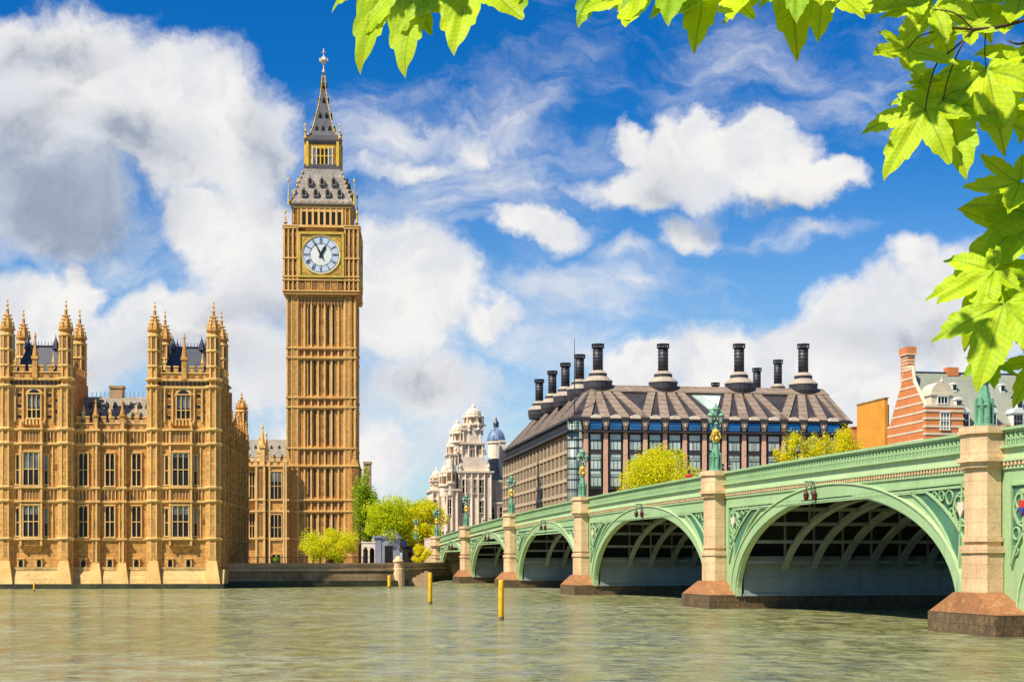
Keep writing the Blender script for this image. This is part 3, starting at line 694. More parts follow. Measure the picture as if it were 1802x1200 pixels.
# in side coordinates: x = along, y = -distance from the axis
st, rib, dk_ = MB(), MB(), MB()
st.box(-H2 + .32, H2 - .32, .32, 2 * H2 - .32, GZ - .5, bz(520))
tiers = [(612, 629), (699, 716), (788, 819), (879, 899)]
for k_ in range(4):
    for q in (st, rib, dk_): q.x = rot4(k_)
    for s_ in (-1, 1):        # corner buttress pair
        for a0, a1, pr in ((4.45, 5.35, -.05), (5.55, 6.45, 0)):
            x0, x1 = sorted((s_ * a0, s_ * a1)); st.box(x0, x1, -H2 + pr, -H2 + 1.2, GZ - .5, bz(520))
            rib.box(x0 - .03, x0 + .13, -H2 - .14, -H2 + .3, GZ, bz(523)); rib.box(x1 - .13, x1 + .03, -H2 - .14, -H2 + .3, GZ, bz(523))
    for a in (.62, 1.92, 3.2, 4.3):
        for s_ in (-1, 1): rib.box(s_ * a - .15, s_ * a + .15, -H2 + .05, -H2 + .7, GZ, bz(526))
    ys = [525] + [y for t2 in tiers for y in t2] + [947]
    for i in range(0, len(ys) - 1):
        z1, z0 = bz(ys[i]), bz(ys[i + 1])
        if i % 2 == 0:      # tall panel with slits
            for s_ in (-1, 1):
                rib.box(s_ * 2.56 - .04, s_ * 2.56 + .04, -H2 + .2, -H2 + .5, z0, z1)
                for a in (.0, 3.75):
                    rib.box(s_ * a - .05, s_ * a + .05, -H2 + .22, -H2 + .5, z0, z1)
            nsp = 3
            for a in (-3.75, -.3, .3, 3.75):
                for j in range(nsp):
                    zc = z0 + (z1 - z0) * (j + .6) / nsp; dk_.box(a - .13, a + .13, -H2 + .28, -H2 + .4, zc - .45, zc + .35)
            for a in (-4.3, -3.2, -1.92, -.62, .62, 1.92, 3.2):   # little arched heads
                dk_.box(a + .25, a + .85, -H2 + .29, -H2 + .4, z1 - 1.15, z1 - .5)
                rib.box(a + .1, a + 1.1, -H2 + .15, -H2 + .6, z1 - .45, z1 - .1)
        else:
            for a in (-4.3, -3.2, -1.92, -.62, .62, 1.92, 3.2):
                for q in (.2, .68): dk_.box(a + q, a + q + .34, -H2 + .28, -H2 + .4, z0 + .4, z1 - .45)
    for y in [v_ for t2 in tiers for v_ in t2] + [947]:
        rib.box(-H2 - .22, H2 + .22, -H2 - .24, -H2 + .5, bz(y) - .16, bz(y) + .12); rib.box(-H2 - .1, H2 + .1, -H2 - .1, -H2 + .5, bz(y) - .32, bz(y) - .16)
    # base widening and its gablets
    for s_ in (-1, 1):
        x0, x1 = sorted((s_ * 5.3, s_ * 7.0)); st.box(x0, x1, -7.0, -H2 + .6, GZ - .5, bz(819)); rib.box(x0 - .04, x1 + .04, -7.12, -6.9, bz(947) - .2, bz(947) + .1)
        for yy_ in (819, 879, 899): rib.box(x0 - .1, x1 + .1, -7.15, -6.9, bz(yy_) - .2, bz(yy_) + .15)
        st.taper((x0, x1, -7.0, -H2 + .6), ((x0 + x1) / 2 - .1, (x0 + x1) / 2 + .1, -6.6, -6.3), bz(819), bz(804)); finial(rib, (x0 + x1) / 2, -6.5, bz(805), 1.2, .12)
    # clock stage
    G = 7.05
    st.box(-G + .1, G - .1, -G + .1, -3, bz(512), bz(397))
    st.prismx([(-H2 + .1, bz(522)), (-G, bz(512)), (-3, bz(512)), (-3, bz(522))], -H2, H2)
    rib.box(-G - .05, G + .05, -G - .1, -G + .4, bz(518), bz(516)); rib.box(-G - .15, G + .15, -G - .25, -G + .4, bz(513.5), bz(511))
    for a in range(14):
        x_ = -4.0 + a * 8.0 / 13; dk_.box(x_ - .2, x_ + .2, -H2 - .0, -H2 + .5, bz(535), bz(527)); rib.box(x_ - .32, x_ - .24, -H2 - .1, -H2 + .5, bz(538), bz(524))
    for s_ in (-1, 1):
        x0, x1 = sorted((s_ * 4.35, s_ * 7.05))
        for q in (0, .32, .66, 1): xx = x0 + .12 + (x1 - x0 - .24) * q; rib.box(xx - .14, xx + .14, -G - .16, -G + .2, bz(511), bz(402))
        for y0, y1 in ((507, 497), (478, 462), (447, 432), (418, 410)):
            for q in (.17, .5, .83): xx = x0 + (x1 - x0) * q; dk_.box(xx - .2, xx + .2, -G + .02, -G + .12, bz(y0), bz(y1))
        for y in (493, 487, 455, 402, 398): rib.box(x0 - .1, x1 + .12, -G - .25, -G + .2, bz(y) - .12, bz(y) + .12)
        pinnacle(rib, s_ * (G - .35), -G + .35, bz(400), bz(384), .5)
    for a in range(7):
        x_ = -3.6 + a * 1.2; dk_.box(x_ - .36, x_ + .36, -G + .0, -G + .12, bz(509), bz(497), 0 if a % 2 == 0 else 1)
        rib.box(x_ - .62, x_ - .5, -G - .1, -G + .2, bz(511), bz(495))
    rib.box(-4.3, 4.3, -G - .2, -G + .2, bz(494), bz(491)); rib.box(-4.3, 4.3, -G - .25, -G + .2, bz(401), bz(397))
    # belfry
    Bh = 5.55
    st.box(-Bh, Bh, -Bh, -2, bz(397), bz(362))
    for a in range(8): x_ = -3.9 + a * 7.8 / 7; rib.box(x_ - .2, x_ + .2, -Bh - .12, -Bh + .1, bz(397), bz(366))
    for a in range(7):
        x_ = -3.9 + (a + .5) * 7.8 / 7; rib.box(x_ - .4, x_ + .4, -Bh - .06, -Bh + .1, bz(372), bz(367)); dk_.box(x_ - .3, x_ + .3, -Bh - .03, -Bh + .1, bz(397) + .1, bz(394), 1)
    rib.box(-Bh - .1, Bh + .1, -Bh - .2, -Bh + .3, bz(366), bz(363))
    for s_ in (-1, 1):
        for q in (4.5, 5.3): rib.box(s_ * q - .1, s_ * q + .1, -Bh - .1, -Bh + .1, bz(396), bz(366))
st.build('shaft_wall', 'clock stone', ct); rib.build('stone_ribs', 'tower trim', ct); dk_.build('carved_panel', ['deep', 'stone'], ct)
for y1, y0 in ((532, 606), (634, 694), (721, 783), (824, 874), (904, 944)):
    for a in (-2.9, -1.25, 1.25, 2.9):
        for k_ in (0, 1):
            b = MB(); b.x = rot4(k_); a_ = a if abs(a) < 2 else a * .81
            b.box(a_ - .15, a_ + .15, -H2 + .25, -H2 + .4, bz(y0), bz(y1)); b.build('slit_window', 'glass', ct)
# clock dials
for k_ in range(4):
    X4 = rot4(k_)
    G = 7.05; zc = bz(449)
    b = MB(); b.x = X4
    b.box(-4.2, 4.2, -G - .12, -G + .15, zc - 4.2, zc + 4.2, 0)
    for s_ in (-1, 1):
        x0, x1 = sorted((s_ * 3.85, s_ * 4.3)); b.box(x0, x1, -G - .35, -G, zc - 4.3, zc + 4.3, 0); b.box(min(s_ * 3.82, s_ * 3.74), max(s_ * 3.82, s_ * 3.74), -G - .2, -G, zc - 3.9, zc + 3.9, 1)
        z0, z1 = sorted((zc + s_ * 3.85, zc + s_ * 4.3)); b.box(-4.3, 4.3, -G - .37, -G, z0, z1, 0); z0, z1 = sorted((zc + s_ * 3.74, zc + s_ * 3.82)); b.box(-3.9, 3.9, -G - .22, -G, z0, z1, 1)
        for q in (-1, 1):
            for j in range(3): b.lathe(0, 0, [(.02, 0)], 3, 1) if False else None
            b.prism([(s_ * 3.5, zc + q * 3.5), (s_ * 3.5, zc + q * 2.5), (s_ * 2.9, zc + q * 2.9), (s_ * 2.5, zc + q * 3.5)][::(1 if s_ * q > 0 else -1)], -G - .17, -G - .1, 2)
    fr_ = b.build('clock_surround', ['gold', 'ink', 'stone'], ct)
    def ring(mb, r0, r1, y0, y1, mt=0, n_=48, a0=0., a1=2 * math.pi):
        for i in range(n_):
            t0 = a0 + (a1 - a0) * i / n_; t1 = a0 + (a1 - a0) * (i + 1) / n_
            mb.prism([(r0 * math.sin(t0), zc + r0 * math.cos(t0)), (r1 * math.sin(t0), zc + r1 * math.cos(t0)), (r1 * math.sin(t1), zc + r1 * math.cos(t1)), (r0 * math.sin(t1), zc + r0 * math.cos(t1))], y0, y1, mt)
    b = MB(); b.x = X4
    b.prism([(3.62 * math.sin(2 * math.pi * i / 48), zc + 3.62 * math.cos(2 * math.pi * i / 48)) for i in range(48)], -G - .2, -G - .1, 0)
    ring(b, 2.15, 3.25, -G - .215, -G - .19, 1)
    ring(b, 3.55, 3.72, -G - .3, -G - .1, 2); ring(b, 3.27, 3.33, -G - .23, -G - .19, 3); ring(b, 2.06, 2.14, -G - .23, -G - .19, 3)
    dial = b.build('clock_dial', ['dial', 'dial ring', 'gold', 'ink'], ct)
    b = MB()
    nums = ['XII', 'I', 'II', 'III', 'IV', 'V', 'VI', 'VII', 'VIII', 'IX', 'X', 'XI']
    for i, s_ in enumerate(nums):
        ang = -2 * math.pi * i / 12
        b.x = X4 @ Matrix.Translation((0, -G - .24, zc)) @ Matrix.Rotation(-ang, 4, 'Y')
        wd_ = {'I': .16, 'V': .34, 'X': .34}; tot = sum(wd_[c] for c in s_); x_ = -tot / 2
        for c in s_:
            ww_ = wd_[c]; xa, xb = x_ + .04, x_ + ww_ - .04
            z0, z1 = 2.3, 3.1
            if c == 'I': b.box((xa + xb) / 2 - .045, (xa + xb) / 2 + .045, 0, .03, z0, z1)
            if c == 'X':
                b.prism([(xa, z0), (xa + .09, z0), (xb, z1), (xb - .09, z1)], 0, .03); b.prism([(xb - .09, z0), (xb, z0), (xa + .09, z1), (xa, z1)], -.004, .026)
            if c == 'V':
                m_ = (xa + xb) / 2; b.prism([(m_ - .045, z0), (m_ + .045, z0), (xa + .09, z1), (xa, z1)], 0, .03); b.prism([(m_ - .045, z0), (m_ + .045, z0), (xb, z1), (xb - .09, z1)], -.004, .026)
            x_ += ww_
        b.box(-.05, .05, -.01, .03, 1.95, 2.25); b.box(-.05, .05, -.012, .03, 3.12, 3.35)
    b.build('numerals', 'ink', dial)
    for nm, ang, L, wd2, dy in (('hour_hand', 27.5, 1.95, .30, .30), ('minute_hand', -27, 3.15, .2, .36)):
        b = MB(); b.x = X4 @ Matrix.Translation((0, -G - dy, zc)) @ Matrix.Rotation(R(ang), 4, 'Y')
        b.prism([(-wd2 * .6, -L * .32), (wd2 * .6, -L * .32), (wd2 * .8, 0), (wd2, L * .72 if nm == 'hour_hand' else L * .1), (.03, L), (-.03, L), (-wd2, L * .72 if nm == 'hour_hand' else L * .1), (-wd2 * .8, 0)], 0, .05)
        b.lathe(0, 0, [(.01, 0), (.01, .01)], 3)
        b.prism([(.3 * math.sin(R(30 * i)), .3 * math.cos(R(30 * i))) for i in range(12)], -.02, .06)
        b.build(nm, 'ink', dial)
# belfry openings
for k_ in (0, 1):
    for a in range(7):
        b = MB(); b.x = rot4(k_); x_ = -3.9 + (a + .5) * 7.8 / 7
        b.box(x_ - .34, x_ + .34, -5.55 - .05, -5.5, bz(393), bz(371)); b.build('belfry_opening', 'black', ct)
# lower roof
b = MB(); b.x = Matrix.Translation((0, CY, 0))
def sq(mb, prof, mt=0):
    for (r0, z0), (r1, z1) in zip(prof, prof[1:]): mb.taper((-r0, r0, -r0, r0), (-r1, r1, -r1, r1), z0, z1, mt)
sq(b, [(5.75, bz(362)), (6.05, bz(360)), (6.05, bz(357)), (5.7, bz(353)), (5.3, bz(344)), (4.75, bz(332)), (4.2, bz(318)), (3.75, bz(306)), (3.55, bz(297))], 0)
b.x = None
rp = lambda y: 5.3 + (y - 344) / (297 - 344) * (3.55 - 5.3)
for k_ in range(4):
    b.x = rot4(k_)
    for row, n_ in ((339, 4), (319, 3)):
        for i in range(n_):
            x_ = (i - (n_ - 1) / 2) * 2.25; r_ = rp(row) + .25
            b.prism([(x_ - .5, bz(row) - .9), (x_ + .5, bz(row) - .9), (x_ + .5, bz(row) + .1), (x_, bz(row) + 1.0), (x_ - .5, bz(row) + .1)], -r_ - .45, -r_ + 1.2, 0)
            b.prism([(x_ - .28, bz(row) - .7), (x_ + .28, bz(row) - .7), (x_ + .28, bz(row) + .05), (x_, bz(row) + .5), (x_ - .28, bz(row) + .05)], -r_ - .5, -r_ - .44, 1)
    for s_ in (-1, 1):
        for i in range(7):
            y = 352 - i * 8; r_ = rp(y); b.x = rot4(k_); b.lathe(s_ * r_, -r_, [(.14, bz(y) - .2), (.2, bz(y)), (.1, bz(y) + .3)], 6, 2)
    for i in range(9): x_ = -5.2 + i * 1.3; b.box(x_ - .1, x_ + .1, -6.1, -5.9, bz(357), bz(353), 2)
b.x = None
b.build('lower_roof', ['iron roof', 'black', 'trim'], ct)
b = MB()
for k_ in range(4):
    b.x = rot4(k_)
    for q, yt in ((6.2, 318), (6.75, 371)):
        b.lathe(-q, -q, [(.2, bz(397 if q > 6.5 else 362)), (.15, bz(384 if q > 6.5 else 345)), (.08, bz(380 if q > 6.5 else 338)), (.06, bz(yt + 8)), (.2, bz(yt + 6)), (.2, bz(yt + 3)), (.04, bz(yt))], 7)
b.build('corner_pinnacle', 'gold stone', ct)
# lantern
b = MB(); b.x = Matrix.Translation((0, CY, 0))
sq(b, [(3.6, bz(297)), (3.45, bz(290)), (3.3, bz(288))], 1); sq(b, [(3.3, bz(295)), (3.2, bz(254))], 0)
sq(b, [(3.35, bz(254)), (3.5, bz(250)), (3.5, bz(247)), (3.1, bz(241)), (3.0, bz(239))], 1)
for k_ in range(4):
    b.x = rot4(k_)
    for i in range(6): x_ = -1.9 + i * .76; b.box(x_ - .12, x_ + .12, -3.42, -3.1, bz(291), bz(258), 3 if i in (0, 1, 4, 5) else 0)
    for s_ in (-1, 1): b.box(s_ * 2.9 - .25, s_ * 2.9 + .25, -3.5, -3.0, bz(293), bz(250), 0); finial(b, s_ * 3.25, -3.25, bz(247), 3.2, .2, 0); b.box(s_ * 2.35 - .07, s_ * 2.35 + .07, -3.36, -3.1, bz(291), bz(256), 2)
    b.box(-2.3, 2.3, -3.4, -3.1, bz(275.5), bz(274), 0)
    for i in range(5): x_ = -1.52 + i * .76; b.box(x_ - .26, x_ + .26, -3.36, -3.1, bz(262), bz(257), 0); b.box(x_ - .26, x_ + .26, -3.33, -3.1, bz(291), bz(289), 3)
b.build('lantern', ['gold stone', 'ph dark', 'deep', 'cream'], ct)
for k_ in (0, 1):
    for i in range(5): b = MB(); b.x = rot4(k_); x_ = -1.52 + i * .76; b.box(x_ - .25, x_ + .25, -3.31, -3.2, bz(289), bz(262)); b.build('lantern_opening', 'black' if 0 < i < 4 else 'glass grey', ct)
b = MB(); b.x = Matrix.Translation((0, CY, 0))
sprof = [(2.85, bz(240)), (2.55, bz(237)), (1.98, bz(225)), (1.5, bz(209)), (1.28, bz(199)), (.85, bz(182)), (.55, bz(165)), (.36, bz(148)), (.2, bz(128))]
sq(b, sprof, 0)
def sr(y):
    z = bz(y)
    for (r0, z0), (r1, z1) in zip(sprof, sprof[1:]):
        if z0 <= z <= z1: return r0 + (r1 - r0) * (z - z0) / (z1 - z0)
    return .2
for k_ in range(4):
    b.x = rot4(k_)
    for row, n_ in ((225, 3), (202, 2), (176, 1), (152, 1)):
        for i in range(n_):
            x_ = (i - (n_ - 1) / 2) * 1.25; r_ = sr(row); q = .28 if n_ > 1 else .2
            b.prism([(x_ - q, bz(row) - .4), (x_ + q, bz(row) - .4), (x_, bz(row) + .6)], -r_ - .3, -r_ + .5, 1)
    pts = [(sr(y), -sr(y), bz(y)) for y in range(238, 127, -8)]
    b.tube(pts, .09, 5, 2)
    for y in range(236, 135, -7): b.lathe(sr(y), -sr(y), [(.05, bz(y) - .15), (.17, bz(y)), (.03, bz(y) + .25)], 5, 2)
b.build('spire', ['spire', 'black', 'gold stone'], ct)
b = MB(); b.lathe(0, CY, [(.25, bz(129)), (.32, bz(126)), (.12, bz(124)), (.12, bz(114)), (.35, bz(112)), (.62, bz(108)), (.66, bz(105)), (.3, bz(102)), (.12, bz(100)), (.1, bz(94)), (.28, bz(93)), (.1, bz(91)), (.05, bz(86))], 10, smooth=True)
b.box(-.4, .4, CY - .05, CY + .05, bz(92.8), bz(92)); 
for i in range(6): a = R(60 * i); b.tube([(.2 * math.cos(a), CY + .2 * math.sin(a), bz(112)), (.8 * math.cos(a), CY + .8 * math.sin(a), bz(108)), (.75 * math.cos(a), CY + .75 * math.sin(a), bz(103))], .07, 5)
b.build('finial', 'cream', ct)


# ------------------------------------------------------------ the bridge
PT = [0, 31.4, 66.3, 103.3, 143.2, 180.7, 214.5, 243]
br = thing('arched_bridge', 'pale green iron arched bridge on granite piers crossing the river', 'bridge', P0, math.atan2(BDIR.y, BDIR.x))
WB = 26.0; FY = .55           # width; plane of the outer face
def PZ(t): return 9.42 - 2.3 * ((t - 136) / 136.0) ** 2      # top of parapet
crown = [5.5, 6.27, 6.8, 7.08, 7.0, 6.6, 6.0]
SPZ = .85
TE = 262
# deck
def sweep(mb, y0, y1, zt, zb, mt=0, t0=0, t1=TE, st_=2.0):
    n_ = max(1, int((t1 - t0) / st_)); ts = [t0 + (t1 - t0) * i / n_ for i in range(n_ + 1)]
    vs = []
    for t in ts: vs += [(t, y0, PZ(t) + zt), (t, y1, PZ(t) + zt), (t, y1, PZ(t) + zb), (t, y0, PZ(t) + zb)]
    fs = [(0, 1, 2, 3), (4 * n_ + 3, 4 * n_ + 2, 4 * n_ + 1, 4 * n_)]
    for i in range(n_):
        for j in range(4): fs.append((4 * i + j, 4 * i + 4 + j, 4 * i + 4 + (j + 1) % 4, 4 * i + (j + 1) % 4))
    mb.add(vs, fs, mt)
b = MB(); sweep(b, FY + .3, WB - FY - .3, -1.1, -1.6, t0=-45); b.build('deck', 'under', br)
b = MB(); sweep(b, FY + 4, WB - FY - 4, -1.085, -1.095, t0=-45); b.build('roadway', 'asphalt', br)
def face(side_y, sgn):
    """one parapet with handrail, pierced band, fascia, dentils; sgn=-1 faces the camera side"""
    y = lambda q: (side_y + sgn * q)
    def sw(mb, q0, q1, zt, zb, mt): a, c = sorted((y(q0), y(q1))); sweep(mb, a, c, zt, zb, mt, t0=0)
    par = MB()
    sw(par, -.18, .22, 0, -.13, 0); sw(par, -.12, .12, -.13, -.24, 0)
    sw(par, -.1, .02, -.24, -.82, 2)                       # backing of the pierced band
    sw(par, -.14, .24, -.80, -.92, 0)
    t = .4
    while t < TE:
        if not any(abs(t - p_) < 1.2 for p_ in PT):
            near = t > 100
            a, c = sorted((y(.0), y(.09)))
            if near:
                par.box(t - .045, t + .045, a, c, PZ(t) - .82, PZ(t) - .24, 0)
                zc = PZ(t) - .42; tm = t + .2
                c2, c3 = sorted((y(.01), y(.07)))
                for i in range(6):
                    a0 = R(60 * i); a1 = R(60 * (i + 1)); r0, r1 = .1, .16
                    par.prism([(tm + r0 * math.cos(a0), zc + r0 * math.sin(a0)), (tm + r1 * math.cos(a0), zc + r1 * math.sin(a0)), (tm + r1 * math.cos(a1), zc + r1 * math.sin(a1)), (tm + r0 * math.cos(a1), zc + r0 * math.sin(a1))], c2, c3, 0)
                par.box(tm - .035, tm + .035, c2, c3, PZ(t) - .82, PZ(t) - .6, 0)
            else: par.box(t - .07, t + .07, a, c, PZ(t) - .82, PZ(t) - .24, 0)
        t += .4
    par.build('parapet', ['green', 'green pale', 'green deep'], br)
    fa = MB()
    sw(fa, -.14, .06, -.92, -1.42, 0); sw(fa, -.14, .2, -1.40, -1.5, 0)
    sw(fa, -.14, .02, -1.5, -1.72, 1)
    t = .2
    while t < TE:
        a, c = sorted((y(.0), y(.17)))
        if t > 60: fa.box(t - .07, t + .07, a, c, PZ(t) - 1.69, PZ(t) - 1.5, 2)
        t += .32
    sw(fa, -.14, .09, -1.72, -1.84, 0)
    fa.build('cornice', ['green pale', 'deep', 'pier'], br)
face(FY, -1); face(WB - FY, 1)
# piers
for i, t in enumerate(PT[:7]):
    b = MB(); pz = PZ(t)
    for sg, fy in ((-1, 0.0), (1, WB)):
        def oct_(r_t, r_y, cyy):     # half octagon plan (elongated)
            c_x, c_y = r_t, r_y
            k2 = .45
            return [(t - c_x, cyy - c_y * k2), (t - c_x * k2, cyy - c_y), (t + c_x * k2, cyy - c_y), (t + c_x, cyy - c_y * k2), (t + c_x, cyy + c_y * k2), (t + c_x * k2, cyy + c_y), (t - c_x * k2, cyy + c_y), (t - c_x, cyy + c_y * k2)]
        cyy = fy + (0.12 if sg < 0 else -.12)
        ex = 1.0 if i else 1.5
        b.prismz(oct_(1.0 * ex, .86, cyy), 1.5, 3.75, 0); b.prismz(oct_(.88 * ex, .76, cyy), 3.7, pz - 1.75, 0)
        b.prismz(oct_(1.08 * ex, .95, cyy), 3.62, 3.92, 0); b.prismz(oct_(.98 * ex, .86, cyy), 4.12, 4.3, 0)
        b.prismz(oct_(1.04 * ex, .92, cyy), pz - 1.75, pz - 1.5, 0); b.prismz(oct_(1.22 * ex, 1.06, cyy), pz - 1.5, pz - 1.3, 0)
        b.prismz(oct_(1.05 * ex, .92, cyy), pz - 1.3, pz - .25, 0)
        b.prismz(oct_(1.18 * ex, 1.04, cyy), pz - .25, pz - .1, 0); b.prismz(oct_(1.12 * ex, .98, cyy), pz - .1, pz + .08, 0)
        q = b.build('pier', 'pier', br); b = MB()
        if sg < 0: pier = q
    b = MB()
    if i:
        b = MB()
        fb = 1.35 if t < 170 else 1.0
        b.taper((t - 3.1, t + 3.1, -fb, WB + fb), (t - 1.0, t + 1.0, -.85, WB + .85), .93, 1.85)
        b.build('pier_footing', 'rust', pier)
        b = MB(); b.box(t - 3.12, t + 3.12, -fb - .05, WB + fb + .05, -3, .93)
        b.build('wet_base', 'wet', pier)
        b = MB(); b.box(t - 3.22, t + 3.22, FY + .5, WB - FY - .5, .9, 3.45); b.box(t - 3.3, t + 3.3, FY + .42, WB - FY - .42, .86, 1.0); b.box(t - 3.3, t + 3.3, FY + .42, WB - FY - .42, 3.45, 3.56)
        b.build('pier_wall', 'grey wall', pier)
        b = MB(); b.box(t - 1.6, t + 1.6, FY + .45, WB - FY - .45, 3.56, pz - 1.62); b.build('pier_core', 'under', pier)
    else:
        b = MB(); b.box(-42, 2.9, FY + .1, WB - FY, -2, PZ(0) - 1.6); b.build('abutment_wall', 'pier', pier)
# arches
def arch_pts(t0, t1, zc, zs, n_=40):
    m_, a = (t0 + t1) / 2, (t1 - t0) / 2
    return [(m_ - a * math.cos(math.pi * i / n_), zs + (zc - zs) * (math.sin(math.pi * i / n_)) ** .93) for i in range(n_ + 1)]
def archband(mb, inner, outer, y0, y1, mt=0):
    n_ = len(inner)
    vs = []
    for p_, q in zip(inner, outer): vs += [(p_[0], y0, p_[1]), (q[0], y0, q[1]), (q[0], y1, q[1]), (p_[0], y1, p_[1])]
    fs = [(0, 1, 2, 3), (4 * (n_ - 1) + 3, 4 * (n_ - 1) + 2, 4 * (n_ - 1) + 1, 4 * (n_ - 1))]
    for i in range(n_ - 1):
        for j in range(4): fs.append((4 * i + j, 4 * i + 4 + j, 4 * i + 4 + (j + 1) % 4, 4 * i + (j + 1) % 4))
    mb.add(vs, fs, mt)
for i in range(7):
    t0, t1 = PT[i] + 3.15, PT[i + 1] - 3.15 if i < 6 else PT[7]
    zc = crown[i]
    inn = arch_pts(t0, t1, zc, SPZ); out = arch_pts(t0 - .75, t1 + .75, zc + .62, SPZ)
    for sg, fy in ((1, FY), (-1, WB - FY)):
        Y = lambda q: fy + sg * q
        def yb(a, c): return sorted((Y(a), Y(c)))
        b = MB(); archband(b, inn, out, *yb(-.12, .35), 0)
        o1 = arch_pts(t0 - .85, t1 + .85, zc + .70, SPZ); archband(b, out, o1, *yb(-.2, .35), 1)
        i1 = arch_pts(t0 + .1, t1 - .1, zc - .1, SPZ); archband(b, i1, inn, *yb(-.02, .3), 1)
        b.build('arch_ring', ['green', 'green pale'], br)
        # spandrel plate between the ring and the cornice, with a sunk triangular panel towards each pier
        b = MB(); n_ = len(out); lim0, lim1 = PT[i] + .6, PT[i + 1] - .6
        vs = []
        pl_ = [(lim0, SPZ)] + o1 + [(lim1, SPZ)]
        for p_ in pl_: vs += [(p_[0], yb(0, .2)[0], p_[1]), (p_[0], yb(0, .2)[0], PZ(p_[0]) - 1.8), (p_[0], yb(0, .2)[1], PZ(p_[0]) - 1.8), (p_[0], yb(0, .2)[1], p_[1])]
        fs = []
        for q in range(len(pl_) - 1):
            for j in range(4): fs.append((4 * q + j, 4 * q + 4 + j, 4 * q + 4 + (j + 1) % 4, 4 * q + (j + 1) % 4))
        b.add(vs, fs, 0); sp_ = b.build('spandrel', 'green', br)
        # panels
        for e in (0, 1):
            tr = MB()
            ts = lim0 + 1.15 if e == 0 else lim1 - 1.15
            sgn = 1 if e == 0 else -1
            zt = min(PZ(ts), PZ(ts + sgn * 7)) - 2.45
            curve = [p_ for p_ in (o1 if e == 0 else o1[::-1])]
            # points of curve pushed away from the ring
            poly = []; seq = []
            for p_ in curve:
                tt, z_ = p_[0] - sgn * .8, p_[1] + .85
                if z_ < zt and (tt - ts) * sgn > 0: seq.append((tt, z_))
            if len(seq) < 2: continue
            first = seq[0]; last_ = seq[-1]
            z_low = first[1] - .35
            poly = [(ts, zt), (ts, z_low)] + seq + [(last_[0] + sgn * .45, zt)]
            if sgn < 0: poly = poly[::-1]
            a_, c_2 = yb(-.03, .02); tr.prism(poly, a_, c_2, 0)
            # rim
            rim = [(x_, z_) for x_, z_ in poly]
            for (xa, za), (xb_, zb_) in zip(rim, rim[1:] + rim[:1]):
                ln = math.hypot(xb_ - xa, zb_ - za)
                if ln < .01: continue
                nx, nz = (zb_ - za) / ln * .06, -(xb_ - xa) / ln * .06
                a_, c_2 = yb(-.13, .0); tr.prism([(xa - nx, za - nz), (xb_ - nx, zb_ - nz), (xb_ + nx, zb_ + nz), (xa + nx, za + nz)], a_, c_2, 1)
            # foils and shield
            def hoop(cx_, cz_, r_, w__=.07):
                a_, c_3 = yb(-.1, -.03)
                for q in range(14):
                    g0, g1 = 2 * math.pi * q / 14, 2 * math.pi * (q + 1) / 14
                    tr.prism([(cx_ + (r_ - w__) * math.cos(g0), cz_ + (r_ - w__) * math.sin(g0)), (cx_ + r_ * math.cos(g0), cz_ + r_ * math.sin(g0)), (cx_ + r_ * math.cos(g1), cz_ + r_ * math.sin(g1)), (cx_ + (r_ - w__) * math.cos(g1), cz_ + (r_ - w__) * math.sin(g1))], a_, c_3, 1)
            hoop(ts + sgn * 1.0, zt - 1.05, .85, .1)
            for q in range(4): hoop(ts + sgn * 1.0 + .42 * math.cos(R(45 + 90 * q)), zt - 1.05 + .42 * math.sin(R(45 + 90 * q)), .36, .06)
            for (dx, dz, r_) in ((.4, 2.15, .3), (.35, 2.9, .22), (2.2, .45, .36), (3.0, .34, .28), (3.7, .28, .2), (2.0, 1.15, .2)):
                hoop(ts + sgn * dx, zt - dz, r_, .06)
            a_, c_3 = yb(-.16, -.05); cx_, cz_ = ts + sgn * 1.0, zt - 1.05
            tr.prism([(cx_ - .28, cz_ + .32), (cx_ - .28, cz_ - .05), (cx_, cz_ - .42), (cx_ + .28, cz_ - .05), (cx_ + .28, cz_ + .32)], a_, c_3, 2 if i == 5 and e == 0 else 4)
            if i == 5 and e == 0:
                a_, c_3 = yb(-.2, -.15); tr.prism([(cx_ - .25, cz_ - .0), (cx_, cz_ - .4), (cx_ + .25, cz_ + .0)], a_, c_3, 3)
            tr.build('spandrel_panel', ['green deep', 'green', 'shield red', 'shield blue', 'cream'], sp_)
    # inner ribs
    nr = 10
    ri = arch_pts(t0 + .12, t1 - .12, zc - .06, SPZ - .3)[4:-4]; ro = arch_pts(t0 - .3, t1 + .3, zc + .32, SPZ - .3)[4:-4]
    for j in range(nr):
        yc = FY + 3.1 + j * (WB - 2 * FY - 6.2) / (nr - 1)
        b = MB(); archband(b, ri, ro, yc - .08, yc + .08, 0); archband(b, [(x_, z_ - .03) for x_, z_ in ri], ri, yc - .24, yc + .24, 0)
        # web above the rib: posts up to the deck
        for q in range(1, len(ro), 2):
            x_, z_ = ro[q]
            if q % 6 == 1 and PZ(x_) - 1.6 - z_ > .1: b.box(x_ - .07, x_ + .07, yc - .06, yc + .06, z_ - .1, PZ(x_) - 1.59)
        b.build('arch_rib', 'rib', br)
    b = MB()
    for q in range(1, len(ro), 3):
        x_, z_ = ro[q]
        b.box(x_ - .09, x_ + .09, FY + .4, WB - FY - .4, z_ - .28, z_ - .06, 0)
        if PZ(x_) - 1.6 - z_ > 1: b.box(x_ - .06, x_ + .06, FY + .4, WB - FY - .4, PZ(x_) - 1.9, PZ(x_) - 1.62, 0)
    b.build('cross_girder', 'rib', br)
# approach wall to the left of the abutment
b = MB(); b.box(-40, -1, FY, FY + .5, PZ(0) - 2.4, PZ(0) - .2); b.box(-40, -1, FY - .08, FY + .58, PZ(0) - .2, PZ(0) - .02)
b.build('approach_parapet', 'cream', br)

